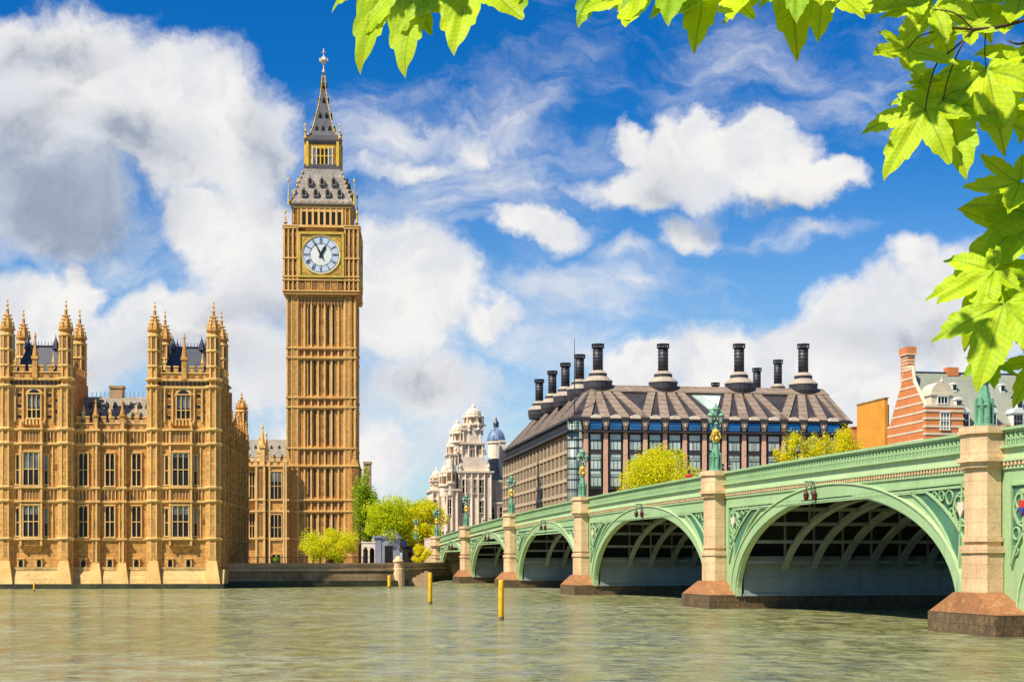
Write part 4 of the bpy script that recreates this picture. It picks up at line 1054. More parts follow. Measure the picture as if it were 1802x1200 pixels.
# lamp posts standing on the piers
def lamp_mesh():
    t_ = thing('bridge_lamp', '', 'street lamp', (0, 0, 0))
    b = MB()
    b.lathe(0, 0, [(.5, 0), (.5, .12), (.36, .18), (.32, .9), (.42, 1.0), (.28, 1.1)], 8, 0)
    for i in range(8): a = R(45 * i); b.box(.37 * math.cos(a) - .05, .37 * math.cos(a) + .05, .37 * math.sin(a) - .05, .37 * math.sin(a) + .05, .15, 1.3, 0)
    b.build('pedestal', 'lamp green', t_)
    b = MB(); b.lathe(0, 0, [(.34, 1.08), (.3, 1.35), (.17, 1.9), (.24, 2.0), (.15, 2.1), (.13, 3.2), (.2, 3.3), (.1, 3.45)], 8, 0, smooth=False); b.build('pole', 'lamp green', t_)
    b = MB(); b.lathe(0, 0, [(.2, 2.0), (.32, 2.25), (.2, 2.45), (.3, 2.75), (.16, 2.95)], 8, 0)
    for i in range(4): a = R(45 + 90 * i); b.tube([(.15 * math.cos(a), .15 * math.sin(a), 2.1), (.42 * math.cos(a), .42 * math.sin(a), 2.35), (.2 * math.cos(a), .2 * math.sin(a), 2.8)], .05, 5)
    b.build('gilded_collar', 'gold', t_)
    b = MB()
    for s_ in (-1, 1): b.tube([(0, 0, 3.0), (s_ * .2, 0, 3.0), (s_ * .34, 0, 3.15), (s_ * .36, 0, 3.35)], .045, 6); b.tube([(0, 0, 2.75), (s_ * .18, 0, 2.7), (s_ * .28, 0, 3.0)], .03, 5)
    b.build('bracket_arm', 'lamp green', t_)
    for x_, z_ in ((-.36, 3.35), (.36, 3.35), (0, 3.78)):
        b = MB(); b.lathe(x_, 0, [(.1, z_), (.13, z_ + .05)], 8, 0)
        for i in range(8): a = R(45 * i); b.tube([(x_ + .14 * math.cos(a), .14 * math.sin(a), z_ + .05), (x_ + .23 * math.cos(a), .23 * math.sin(a), z_ + .5)], .018, 4)
        b.lathe(x_, 0, [(.27, z_ + .5), (.29, z_ + .55), (.2, z_ + .68), (.08, z_ + .78), (.03, z_ + .98)], 8, 0)
        ln = b.build('lantern', 'lamp green', t_)
        b = MB(); b.lathe(x_, 0, [(.11, z_ + .06), (.2, z_ + .5)], 8, 0, rot=.2); b.build('lantern_glass', 'lamp glass', ln)
    b = MB(); b.lathe(0, 0, [(.08, 3.4), (.08, 3.78)], 8, 0); b.build('stem', 'lamp green', t_)
    return t_
lamp0 = lamp_mesh()
lbl = ['on the bridge abutment', 'on the first pier from the far bank', 'on the second pier from the far bank', 'on the third pier, before the dark office block corner', 'on the pier in front of the fan ribbed roof', 'on the nearest pier, mostly hidden by a hanging leaf']
brot = math.atan2(BDIR.y, BDIR.x)
def bpt(t, y, z): q = P0 + BDIR * t + BN * y; return Vector((q.x, q.y, z))
for i, t in enumerate(PT[:6]):
    o = lamp0 if i == 0 else copytree(lamp0)
    o.location = bpt(t, .12, PZ(t) + .08); o.rotation_euler = (0, 0, 0 if False else brot + R(90)); o['label'] = 'green and gold three lantern lamp ' + lbl[i]; o['group'] = 'lamps along the bridge piers'
o = copytree(lamp0); o.location = (Xp(732, 262), 262, PZ(0) - .1); o.scale = (.8,) * 3; o['label'] = 'small green lamp on the pale approach wall left of the bridge'; o['group'] = 'lamps along the bridge piers'

# signal lights hanging at the arch crowns
def sig():
    t_ = thing('signal_light', '', 'signal light', (0, 0, 0))
    b = MB()
    for x_ in (-.3, .3): b.tube([(x_, .1, 1.25), (x_, -.25, 1.25), (x_, -.3, .55)], .035, 6); b.tube([(x_, .1, .9), (x_, -.3, .6)], .025, 5)
    b.tube([(-.45, -.28, .95), (.45, -.28, .95)], .03, 6)
    b.build('bracket', 'green deep', t_)
    for x_ in (-.3, .3):
        b = MB(); b.lathe(x_, -.3, [(.05, .58), (.14, .5), (.2, .3), (.2, .05), (.12, -.1), (.04, -.14)], 10, 0, smooth=True); b.lathe(x_, -.3, [(.24, .28), (.24, .33)], 10, 0); b.build('lantern', 'maroon', t_)
    b = MB(); b.box(-.5, .5, -.06, .16, 1.2, 1.3); b.build('cross_bar', 'green deep', t_)
    return t_
s0 = sig()
for i in range(5):
    tm = (PT[i] + PT[i + 1]) / 2 - (2.0 if i == 4 else 0)
    if i == 4: tm = 160.2
    o = s0 if i == 0 else copytree(s0)
    o.location = bpt(tm, FY - .3, PZ(tm) - 2.45); o.rotation_euler = (0, 0, R(-25))
    o.scale = (.8,) * 3; o['label'] = 'dark signal lanterns hung over the ' + ['farthest smallest arch', 'second arch from the far bank', 'third arch from the far bank', 'fourth arch from the far bank', 'nearest full arch'][i]; o['group'] = 'signal lights over the arches'


# ------------------------------------------------------------ people and a car on the bridge
def person(loc, rz, cloth, legs, label, group=None, h=1.75, armout=0.0):
    k_ = h / 1.75
    V = [(0, 0, .95), (0, 0, 1.15), (0, .01, 1.38), (0, .01, 1.5), (0, 0, 1.63), (0, 0, 1.72),
         (.1, 0, .9), (.12, .05, .5), (.12, -.12 + .1, .09), (.12, -.12, .04), (-.1, 0, .9), (-.12, -.05, .5), (-.12, .12, .09), (-.12, .0, .04),
         (.2, .01, 1.42), (.25, .02, 1.15), (.26 , -.1 - armout, .95), (-.2, .01, 1.42), (-.25, .02, 1.15), (-.26, -.1, .95)]
    E_ = [(0, 1), (1, 2), (2, 3), (3, 4), (4, 5), (0, 6), (6, 7), (7, 8), (8, 9), (0, 10), (10, 11), (11, 12), (12, 13), (2, 14), (14, 15), (15, 16), (2, 17), (17, 18), (18, 19)]
    rd = [.15, .14, .16, .06, .1, .07, .1, .065, .045, .04, .1, .065, .045, .04, .07, .045, .035, .07, .045, .035]
    me = bpy.data.meshes.new('person'); me.from_pydata([tuple(c * k_ for c in v) for v in V], E_, [])
    for q in (cloth, 'skin', legs): me.materials.append(M[q])
    o = bpy.data.objects.new('person', me); C.objects.link(o); o.location = loc; o.rotation_euler = (0, 0, rz)
    sk_ = o.modifiers.new('s', 'SKIN')
    if not me.skin_vertices: me.attributes  # layer is made by the modifier
    for v, r_ in zip(me.skin_vertices[0].data, rd): v.radius = (r_ * k_, r_ * .8 * k_)
    me.skin_vertices[0].data[0].use_root = True
    o.modifiers.new('d', 'SUBSURF').levels = 1; o.modifiers['d'].render_levels = 1
    dg = bpy.context.evaluated_depsgraph_get(); me2 = bpy.data.meshes.new_from_object(o.evaluated_get(dg))
    o.modifiers.clear(); o.data = me2
    if len(me2.materials) == 0:
        for q in (cloth, 'skin', legs): me2.materials.append(M[q])
    for p_ in me2.polygons:
        z_ = p_.center.z / k_; p_.material_index = 1 if z_ > 1.52 or (z_ < 1.0 and abs(p_.center.x) > .19 * k_) else (2 if z_ < .92 else 0); p_.use_smooth = True
    hb_ = MB(); hb_.lathe(0, .015, [(.105 * k_, 1.62 * k_), (.115 * k_, 1.68 * k_), (.1 * k_, 1.76 * k_), (.05 * k_, 1.8 * k_), (.01, 1.81 * k_)], 10, 0, smooth=True); hb_.build('hair', 'bark', o)
    tag(o, label, 'person', group)
    return o
ppl = [(775, 3.5, 'dark cloth', 'walker in dark clothes beside the farthest bridge lamp'), (786, 9.5, 'dark cloth', 'taller walker in dark coat between the two farthest bridge lamps'), (795, 16, 'dark cloth', 'stooping dark walker low behind the rail over the farthest arch'),
       (851, 43, 'dark cloth', 'lone dark walker over the second arch before the white building'), (862, 50, 'pale cloth', 'pale clothed walker over the second arch before the white building')]
def tb(px, y):      # bridge station seen at column px for lateral offset y
    k_ = (px - XC) / F; X0 = P0.x + BN.x * y; Y0 = P0.y + BN.y * y
    return (k_ * Y0 - X0) / (BDIR.x - k_ * BDIR.y)
for px_, _, cl, lb in ppl:
    t = tb(px_, 1.5); person(bpt(t, 1.5, PZ(t) - 1.1), random.uniform(0, 6), cl, 'dark cloth', lb, 'walkers on the bridge', 1.9 if 'taller' in lb else 1.75)
for px_, cl, lb in ((1212, 'red cloth', 'person in a red top just left of the fourth pier lamp'), (1272, 'maroon', 'person in a maroon top just right of the fourth pier lamp'), (1283, 'dark cloth', 'person in dark clothes beside the maroon dressed one')):
    t = tb(px_, 1.0); person(bpt(t, 1.0, PZ(t) - 1.1), random.uniform(0, 6), cl, 'dark cloth', lb, 'walkers on the bridge')
# a black cab
t = tb(940, 5.0); cab = thing('taxi', 'black taxi roof showing above the bridge rail before the office block', 'taxi', bpt(t, 5, PZ(t) - 1.085), brot)
b = MB(); b.prism([(-2.3, .35), (2.3, .35), (2.3, .95), (1.5, 1.1), (1.0, 1.75), (.6, 1.85), (-1.6, 1.85), (-2.1, 1.2), (-2.3, 1.0)], -.9, .9); b.build('body', 'car paint', cab)
b = MB(); b.prism([(-1.85, 1.15), (1.25, 1.15), (.9, 1.7), (-1.6, 1.7)], -.91, .91); b.build('window', 'glass', cab)
for x_ in (-1.5, 1.5):
    for y_ in (-.8, .8):
        b = MB(); b.x = Matrix.Translation((x_, y_, .35)) @ Matrix.Rotation(R(90), 4, 'X'); b.lathe(0, 0, [(.2, -.1), (.35, -.1), (.35, .1), (.2, .1)], 16, 0, smooth=False); b.build('wheel', 'black', cab)
b = MB(); b.box(.3, .5, -.25, .25, 1.85, 2.0); b.build('roof_sign', 'yellow', cab)


# ------------------------------------------------------------ yellow river posts
for px_, yt, yb_, r_, lb in ((757, 1007, 1062, .155, 'yellow river post between the landing steps and the first pier'), (882, 1020, 1090, .15, 'tallest yellow river post, in front of the third pier'), (685, 1012, 1034, .2, 'short yellow post against the river wall'), (60, 1024, 1040, .10, 'tiny yellow marker in front of the palace plinth')):
    Y = EYE * F / (yb_ - HY); h = Zp(yt, Y)
    t_ = thing('river_post', lb, 'post', (Xp(px_, Y), Y, 0), 0, 'yellow posts in the river')
    b = MB(); b.lathe(0, 0, [(r_, -3), (r_, h - .08), (r_ * .8, h)], 14, 0, smooth=True); b.build('shaft', 'yellow', t_)
    b = MB(); b.lathe(0, 0, [(r_ * 1.06, h - .5), (r_ * 1.06, h - .42)], 14, 0); 
    if False: b.box(-r_ * 1.5, r_ * 1.5, -.04, .04, h - .3, h - .22)
    b.build('band', 'yellow', t_)
    b = MB(); b.lathe(0, 0, [(r_ * 1.03, -2), (r_ * 1.03, .18)], 14, 0); b.build('wet_foot', 'embank low', t_)


# ------------------------------------------------------------ glass and bronze office block with ventilation chimneys
OF = Frame(1003, 285, 8.6)
ob = thing('office_block', 'dark bronze office block with fan ribbed roof and rows of green windows', 'office building', (OF.X0, OF.Y0, 0), OF.a)
ou = lambda px, v=0: OF.U(px, v)
oz = lambda y: Zp(y, 288)
OW = ou(1497); OD = OF.V(885, 0); EV = oz(738)
b = MB(); b.box(.6, OW - .3, .6, OD, GZ - .5, EV); b.build('wall', 'ph dark', ob)
nwin = 0
rows = [(826, 856), (797, 826), (763, 792)]
cols = [1031 + 34.8 * i for i in range(14)]
b = MB(); c_ = MB()
zrow = {}
for cx_ in cols:
    x_ = ou(cx_); b.box(x_ - .42, x_ + .42, -.15, .7, GZ, oz(764) ); c_.box(x_ - .12, x_ + .12, -.22, -.12, oz(800), oz(797))
    b.box(x_ - .3, x_ + .3, -.05, .7, oz(764), oz(758), 0)
b.build('stone_column', 'ph stone', ob); 
dkb = MB()
for y_ in (794, 827, 858, 762): dkb.box(.3, OW, .1, .7, oz(y_) - .35, oz(y_) + .15)
dkb.box(-.35, OW + .4, -.7, 1.0, oz(762), oz(759)); dkb.box(-.2, OW + .3, -.4, .8, oz(741), oz(737))
dkb.box(-.7, 1.0, -.7, OD, oz(762), oz(759)); dkb.box(-.4, .8, -.2, OD, oz(741), oz(737))
for i in range(90): x_ = .3 + i * (OW - .6) / 89; dkb.box(x_ - .04, x_ + .04, -.66, -.6, oz(759), oz(752))
dkb.box(-.3, OW + .3, -.68, -.6, oz(752), oz(751.2)); dkb.box(-.68, -.6, -.3, OD, oz(752), oz(751.2))
for i in range(120): v_ = .3 + i * (OD - .6) / 119; dkb.box(-.66, -.6, v_ - .05, v_ + .05, oz(759), oz(752))
dkb.build('balcony', 'ph dark', ob); c_.build('bolt_plate', 'cream', ob)
for i in range(len(cols) - 1):
    xa, xb_ = ou(cols[i]) + .78, ou(cols[i + 1]) - .78
    for y1, y0 in rows:
        b = MB(); b.box(xa, xa + .12, -.02, .66, oz(y0), oz(y1)); b.box(xb_ - .12, xb_, -.02, .66, oz(y0), oz(y1)); b.box(xa, xb_, .0, .6, oz((y0 * .45 + y1 * .55)) - .07, oz((y0 * .45 + y1 * .55)) + .07); b.box(xa, xb_, -.02, .6, oz(y1) - .3, oz(y1))
        for q in (.33, .66): b.box(xa + (xb_ - xa) * q - .04, xa + (xb_ - xa) * q + .04, .02, .6, oz(y0), oz(y0 * .45 + y1 * .55))
        wn_ = b.build('window', 'ph dark', ob)
        b = MB(); b.box(xa + .13, xb_ - .13, .06, .58, oz(y0) + .02, oz(y1) - .02); b.build('pane', 'ph glass', wn_); nwin += 1
    b = MB(); xa -= .0; b.prism([(xa, oz(757)), (xb_, oz(757)), (xb_, oz(743)), (xa, oz(743))], -.12, .62)
    b.build('upper_window', 'blue glass', ob)
    b = MB(); mx_ = (xa + xb_) / 2; b.prism([(mx_ + 1.05 * math.cos(math.pi * q / 8), oz(737.5) + .75 * math.sin(math.pi * q / 8)) for q in range(9)], -.5, 1.5); b.build('hood', 'white stone', ob)
    b = MB(); x_ = ou(cols[i]); b.prism([(x_ - .3, oz(757)), (x_ + .3, oz(757)), (x_ + .75, oz(741)), (x_ - .75, oz(741))], -.3, .6); b.box(x_ - .12, x_ + .12, -.36, -.3, oz(752), oz(745), 1); b.build('bracket', ['ph roof', 'white stone'], ob)
# rounded glazed corner
b = MB(); b.lathe(1.2, 1.2, [(1.55, GZ), (1.55, EV - .3)], 16, 0, smooth=True)
b.build('corner_glazing', 'ph glass', ob)
b = MB()
for y_ in (741, 760, 775, 790, 808, 826, 845, 862): b.lathe(1.2, 1.2, [(1.63, oz(y_) - .12), (1.63, oz(y_) + .12)], 16, 0)
for i in range(8): a = R(180 + 12 + i * 13); b.box(1.2 + 1.58 * math.cos(a) - .05, 1.2 + 1.58 * math.cos(a) + .05, 1.2 + 1.58 * math.sin(a) - .05, 1.2 + 1.58 * math.sin(a) + .05, GZ, EV)
b.build('corner_frame', 'ph dark', ob)
# side facade, receding left
b = MB(); nbay = 19; vs0 = 2.6
fl = [(872, 890), (846, 868), (824, 843), (797, 819), (770, 793)]
for i in range(nbay + 1):
    v_ = vs0 + (OD - vs0) * i / nbay; b.box(.0, .7, v_ - .28, v_ + .28, GZ, oz(764))
    if i < nbay:
        v2 = v_ + (OD - vs0) / nbay
        for q in (.34, .67): b.box(.15, .6, v_ + (v2 - v_) * q - .07, v_ + (v2 - v_) * q + .07, GZ, oz(764))
for y1, y0 in fl: b.box(-.05, .65, vs0, OD, oz(y0) - .5, oz(y0) + .15)
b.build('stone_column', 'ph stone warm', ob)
rest = MB()
for i in range(nbay):
    v_ = vs0 + (OD - vs0) * i / nbay + .35; v2 = vs0 + (OD - vs0) * (i + 1) / nbay - .35
    for y1, y0 in fl[1:]:
        tgt = MB() if nwin < 95 else rest
        tgt.box(.25, .58, v_, v2, oz(y0), oz(y1) - .4)
        if tgt is not rest: tgt.build('window', 'glass', ob); nwin += 1
if rest.v: q = rest.build('side_window', 'glass', ob); q['kind'] = 'stuff'
# roof: hipped, with flat ridge, ribs fanning from each chimney
RZ = 9.6; zr = Zp(679, 285 + RZ); xl, xr = ou(1043, RZ), ou(1447, RZ)
b = MB()
B4 = [(.2, 0, EV), (OW, 0, EV), (OW, OD, EV), (.2, OD, EV)]; T4 = [(xl, RZ, zr), (xr, RZ, zr), (xr, OD - RZ, zr), (xl, OD - RZ, zr)]
b.add(B4 + T4, [(0, 1, 5, 4), (1, 2, 6, 5), (2, 3, 7, 6), (3, 0, 4, 7), (4, 5, 6, 7)])
b.build('roof', 'ph dark', ob)
def rp3(a, s_):   # point on the front slope: a along eave, s_ 0..1 up the slope
    return Vector((a, RZ * s_, EV + (zr - EV) * s_))
nrm = Vector((0, -(zr - EV), RZ)).normalized() * .32
fan = MB(); cx4 = [ou(p_, RZ) for p_ in (1053, 1168, 1302, 1415)]
def ribq(a_top, a_bot, w_t, w_b, s0=0.0, s1=1.0):
    P = [rp3(a_bot - w_b, s0), rp3(a_bot + w_b, s0), rp3(a_top + w_t, s1), rp3(a_top - w_t, s1)]
    fan.add(P + [p_ + nrm for p_ in P], [(3, 2, 1, 0), (4, 5, 6, 7), (0, 1, 5, 4), (1, 2, 6, 5), (2, 3, 7, 6), (3, 0, 4, 7)])
for cxx, idx in zip(cx4, ((0, 1, 2, 3), (3, 4, 5, 6), (7, 8, 9, 10), (10, 11, 12, 13))):
    for j, q in enumerate(idx):
        off = (j - 1.5) * 1.5; ribq(min(max(cxx + off, xl + .5), xr - .4), ou(cols[q]), .74, .95)
fp = [rp3(xl - .8, .80), rp3(xr + .7, .80), rp3(xr, 1.0), rp3(xl, 1.0)]
fan.add(fp + [p_ + nrm * 1.25 for p_ in fp], [(3, 2, 1, 0), (4, 5, 6, 7), (0, 1, 5, 4), (1, 2, 6, 5), (2, 3, 7, 6), (3, 0, 4, 7)])
# ridge of the right hip and the top edge
ribq(xr - .6, OW - .9, .7, .9); 
fan.build('roof_ribs', 'ph roof', ob)
sfan = MB()
def rs3(v_, s_): return Vector((.2 + (xl - .2) * s_, v_, EV + (zr - EV) * s_))
nrs = Vector((-(zr - EV), 0, xl)).normalized() * .3
for i in range(22):
    v_ = 1.2 + i * (OD - 2.4) / 21; grp = round((v_ - RZ) / 16.0); vt = min(max(RZ + grp * 16.0 + ((v_ - RZ) - grp * 16.0) * .35, RZ + .6), OD - RZ - .6)
    P = [rs3(v_ + .8, 0), rs3(v_ - .8, 0), rs3(vt - .6, 1), rs3(vt + .6, 1)]
    sfan.add(P + [p_ + nrs for p_ in P], [(3, 2, 1, 0), (4, 5, 6, 7), (0, 1, 5, 4), (1, 2, 6, 5), (2, 3, 7, 6), (3, 0, 4, 7)])
sfan.build('roof_ribs', 'ph roof', ob)
def gl(px0, px1, name, m_):
    a0, a1 = ou(px0, 5), ou(px1, 5); P = [rp3((a0 + a1) / 2, .18), rp3((a0 + a1) / 2 + .4, .18), rp3(a1, .76), rp3(a0, .76)]
    g = MB(); g.add(P + [p_ + nrm * .6 for p_ in P], [(3, 2, 1, 0), (4, 5, 6, 7), (0, 1, 5, 4), (1, 2, 6, 5), (2, 3, 7, 6), (3, 0, 4, 7)]); g.build(name, m_, ob)
gl(1222, 1274, 'skylight', 'ph glass')
# chimneys
def chimney(x_, y_, s_=1.0, top=None, base_z=None):
    z0 = base_z if base_z is not None else zr - .6
    t_ = MB(); H_ = (top - z0) if top else 8.6 * s_
    k_ = H_ / 8.9
    t_.lathe(x_, y_, [(2.2 * s_, z0 - .6), (2.45 * s_, z0 + .4 * k_), (2.45 * s_, z0 + 1.5 * k_)], 20, 0, smooth=False)
    t_.lathe(x_, y_, [(2.55 * s_, z0 + 1.5 * k_), (2.5 * s_, z0 + 1.7 * k_), (1.5 * s_, z0 + 2.6 * k_)], 20, 1, smooth=False)
    t_.lathe(x_, y_, [(1.55 * s_, z0 + 2.6 * k_), (1.55 * s_, z0 + 3.1 * k_)], 20, 0)
    t_.lathe(x_, y_, [(1.6 * s_, z0 + 3.1 * k_), (1.0 * s_, z0 + 3.7 * k_)], 20, 1)
    t_.lathe(x_, y_, [(.86 * s_, z0 + 3.6 * k_), (.84 * s_, z0 + 8.1 * k_)], 20, 0, smooth=True)
    for i in range(6): t_.lathe(x_, y_, [(.92 * s_, z0 + (4.2 + i * .65) * k_), (.92 * s_, z0 + (4.27 + i * .65) * k_)], 20, 0)
    t_.lathe(x_, y_, [(.98 * s_, z0 + 8.05 * k_), (1.1 * s_, z0 + 8.15 * k_), (.98 * s_, z0 + 8.2 * k_)], 20, 0)
    for i in range(8): a = R(45 * i); t_.box(x_ + 1.0 * s_ * math.cos(a) - .08, x_ + 1.0 * s_ * math.cos(a) + .08, y_ + 1.0 * s_ * math.sin(a) - .08, y_ + 1.0 * s_ * math.sin(a) + .08, z0 + 8.1 * k_, z0 + 8.8 * k_, 0)
    t_.lathe(x_, y_, [(.75 * s_, z0 + 8.2 * k_), (.7 * s_, z0 + 8.6 * k_)], 16, 2)
    t_.lathe(x_, y_, [(1.08 * s_, z0 + 8.72 * k_), (1.12 * s_, z0 + 8.9 * k_), (.8 * s_, z0 + 8.9 * k_)], 20, 0)
    t_.build('chimney', ['ph dark', 'chimney band', 'cream'], ob)
for cxx in cx4: chimney(cxx, RZ + .5, 1.18, Zp(605, OF.Y(cxx, RZ)))
for px_, yt in ((1020, 623), (995, 638), (972, 652), (949, 667)):
    Y = (zr + 8.3 - EYE) * F / (HY - yt); v_ = (Y - OF.Y0) / OF.c
    x_ = ou(px_, v_); chimney(x_, v_, 1.1, zr + 8.3)
for px_, yt, bb_, s_ in ((1369, 625, 1, .8), (1332, 640, 1, .8), (1259, 667, 1, .7)):
    Y = (zr + 8.3 - EYE) * F / (HY - yt); v_ = (Y - OF.Y0) / OF.c; chimney(ou(px_, v_), v_, 1.0, zr + 8.3)
b = MB(); x_ = ou(1011, 1); b.lathe(x_, 1, [(.14, EV), (.1, EV + 8), (.05, oz(598))], 6); tag(b.build('flagpole', 'ph dark', ob), '', 'x')
del b
for o in ob.children:
    if o.name.startswith('flagpole'): del o['label']; del o['category']


# ------------------------------------------------------------ white stone building with turrets, dome behind
WFm = Frame(812, 392, 9.5)
wb = thing('white_stone_building', 'ornate cream stone corner building with stacked turrets behind the far end of the bridge', 'building', (WFm.X0, WFm.Y0, 0), WFm.a)
uw = lambda px, v=0: WFm.U(px, v)
wzz = lambda y: Zp(y, 395)
def tier(mb, x0, x1, y0, y1, ya, yb_, cor=True, cols_=0):
    """one storey of masonry between photo rows ya (top) and yb_ (bottom)"""
    mb.box(x0, x1, y0, y1, wzz(yb_), wzz(ya))
    if cor: mb.box(x0 - .5, x1 + .5, y0 - .5, y1 + .5, wzz(ya) - .35, wzz(ya) + .1); mb.box(x0 - .25, x1 + .25, y0 - .25, y1 + .25, wzz(ya) - .7, wzz(ya) - .35)
    for i in range(cols_):
        x_ = x0 + .3 + i * (x1 - x0 - .6) / max(1, cols_ - 1); mb.lathe(x_, y0 - .18, [(.3, wzz(yb_)), (.24, wzz(ya) - .8), (.34, wzz(ya) - .7)], 8)
b = MB()
X0_, X1_ = uw(783), uw(866)
tier(b, uw(806), X1_, 0, 20, 830, 985, True, 6)
tier(b, uw(784), uw(806), -1, 14, 862, 985, True, 3)
tier(b, uw(789), uw(803), 0, 5, 800, 862, True, 3)
tier(b, uw(812), uw(852), 1, 7, 780, 830, True, 4); tier(b, uw(815), uw(849), 1.5, 7, 755, 780, True, 4)
# broken pediment and scrolls
b.prism([(uw(808), wzz(830)), (uw(862), wzz(830)), (uw(852), wzz(805)), (uw(812), wzz(805))], .3, 3)
# gable
b.prism([(uw(817), wzz(800)), (uw(858), wzz(800)), (uw(848), wzz(780)), (uw(833), wzz(755))], 1.0, 2)
b.build('wall', 'white stone', wb)
def wturret(px, r_, ybase, ytop, d0=2.0):
    r_ *= 1.18; b = MB(); x_ = uw(px, d0); z0, z1 = wzz(ybase), wzz(ytop); h = z1 - z0
    b.lathe(x_, d0, [(r_, z0 - 1), (r_, z0 + h * .18), (r_ * 1.25, z0 + h * .2), (r_ * 1.25, z0 + h * .24), (r_ * .85, z0 + h * .27), (r_ * .85, z0 + h * .48), (r_ * 1.08, z0 + h * .5), (r_ * 1.08, z0 + h * .54), (r_ * .75, z0 + h * .57), (r_ * .8, z0 + h * .64), (r_ * .7, z0 + h * .74), (r_ * .42, z0 + h * .83), (r_ * .2, z0 + h * .87), (r_ * .22, z0 + h * .92), (.08, z1)], 12)
    for i in range(12):
        a = R(30 * i + 15)
        if i % 2: b.lathe(x_ + r_ * .98 * math.cos(a), d0 + r_ * .98 * math.sin(a), [(.2, z0 + h * .24), (.16, z0 + h * .5), (.22, z0 + h * .54), (.05, z0 + h * .66)], 6)
        else: b.box(x_ + r_ * .83 * math.cos(a) - .28, x_ + r_ * .83 * math.cos(a) + .28, d0 + r_ * .83 * math.sin(a) - .28, d0 + r_ * .83 * math.sin(a) + .28, z0 + h * .3, z0 + h * .45, 1)
    b.build('turret', ['white stone', 'deep'], wb)
wturret(833, 2.3, 758, 710, 4); wturret(805, 1.75, 790, 738, 3); wturret(796, 1.2, 812, 762, 2.5)
wturret(768, 1.35, 860, 822, 5); wturret(792, 1.1, 866, 800, -.3)
wturret(783, 1.2, 868, 812, 0)
b = MB(); tier(b, uw(762), uw(785), 3, 14, 862, 985, True, 3); tier(b, uw(763), uw(775), 3.5, 8, 845, 862, True, 0); b.build('wing_wall', 'white stone', wb)
b = MB(); tier(b, X1_, uw(893), 3, 20, 845, 985, True, 4); tier(b, uw(862), uw(892), 1, 6, 884, 985, True, 3); b.build('wing_wall', 'white stone', wb)
for px_, ya, yb_ in ((833, 792, 818), (818, 845, 868), (833, 845, 868), (848, 845, 868), (818, 882, 902), (848, 882, 902), (790, 880, 905), (770, 880, 900), (880, 892, 912), (866, 893, 912), (833, 765, 776)):
    x_ = uw(px_); v_ = 0 if ya > 830 else (1 if ya > 780 else 1.5)
    if px_ == 790: v_ = -1
    if px_ == 770: v_ = 3
    if px_ >= 862 and px_ != 833: v_ = 1
    window(wb, x_ - .75, x_ + .75, wzz(yb_), wzz(ya), v_, 2, fr='white stone', glass='glass grey' if px_ == 833 else 'glass', depth=.3)
for px_, yb_, d_2 in ((812, 800, 1), (852, 800, 1), (826, 760, 1), (842, 757, 1), (860, 830, 0), (810, 830, 0), (786, 862, -1), (802, 800, 0)):
    b = MB(); x_ = uw(px_, d_2); z_ = wzz(yb_); b.lathe(x_, d_2, [(.4, z_), (.45, z_ + .3), (.2, z_ + .6), (.42, z_ + 1.2), (.3, z_ + 1.7), (.05, z_ + 2.2)], 8); b.build('urn', 'white stone', wb)
b = MB(); b.prismx([(6, wzz(845)), (18, wzz(845)), (12, wzz(802)), (11, wzz(802))], uw(862, 8), uw(889, 8)); b.build('roof', 'lead roof', wb)
b = MB(); x_ = uw(884, 8); b.box(x_ - .8, x_ + .8, 7, 9, wzz(845), wzz(775)); b.box(x_ - 1, x_ + 1, 6.8, 9.2, wzz(775), wzz(771)); b.build('chimney', 'white stone', wb)
YD = 450
dm = thing('domed_cupola', 'blue lead dome with a dark lantern rising behind the white stone building', 'dome', (Xp(873, YD), YD, 0))
zd = lambda y: Zp(y, YD)
b = MB(); dm.scale = (1.12, 1.12, 1); b.lathe(0, 0, [(2.2, GZ), (2.2, zd(778))], 16); b.lathe(0, 0, [(2.5, zd(780)), (2.5, zd(777))], 16); b.build('drum', 'white stone', dm)
b = MB(); b.lathe(0, 0, [(2.35 * math.cos(R(a)), zd(777) + 3.9 * math.sin(R(a))) for a in range(0, 86, 8)], 20, smooth=True)
for i in range(10): a = R(36 * i); b.tube([(2.4 * math.cos(R(e)) * math.cos(a), 2.4 * math.cos(R(e)) * math.sin(a), zd(777) + 4.0 * math.sin(R(e))) for e in range(0, 86, 12)], .1, 5)
b.build('dome', 'dome', dm)
b = MB(); b.lathe(0, 0, [(.75, zd(752)), (.7, zd(746)), (.9, zd(745)), (.6, zd(742)), (.3, zd(739)), (.04, zd(733))], 8); b.build('lantern', 'slate', dm)


# ------------------------------------------------------------ ochre slab building and striped brick building, right
SF = Frame(1557, 250, 10.5)
sb = thing('ochre_brick_block', 'plain windowless ochre brick block between the office roof and the striped gable', 'building', (SF.X0, SF.Y0, 0), SF.a)
vd = SF.V(1508, 0); z1 = Zp(701, 250)
b = MB(); b.box(0, .55, 0, vd, GZ - .5, z1); b.box(.55, .9, .3, vd + 1, GZ - .5, z1 - 1.0); b.build('wall', 'brick slab', sb)
b = MB(); b.box(-.12, .67, -.12, vd + .1, z1, z1 + .22); b.build('coping', 'embank', sb)
b = MB(); b.box(.9, 20, .5, vd, GZ - .5, Zp(760, 250)); b.build('rear_wall', 'embank', sb)

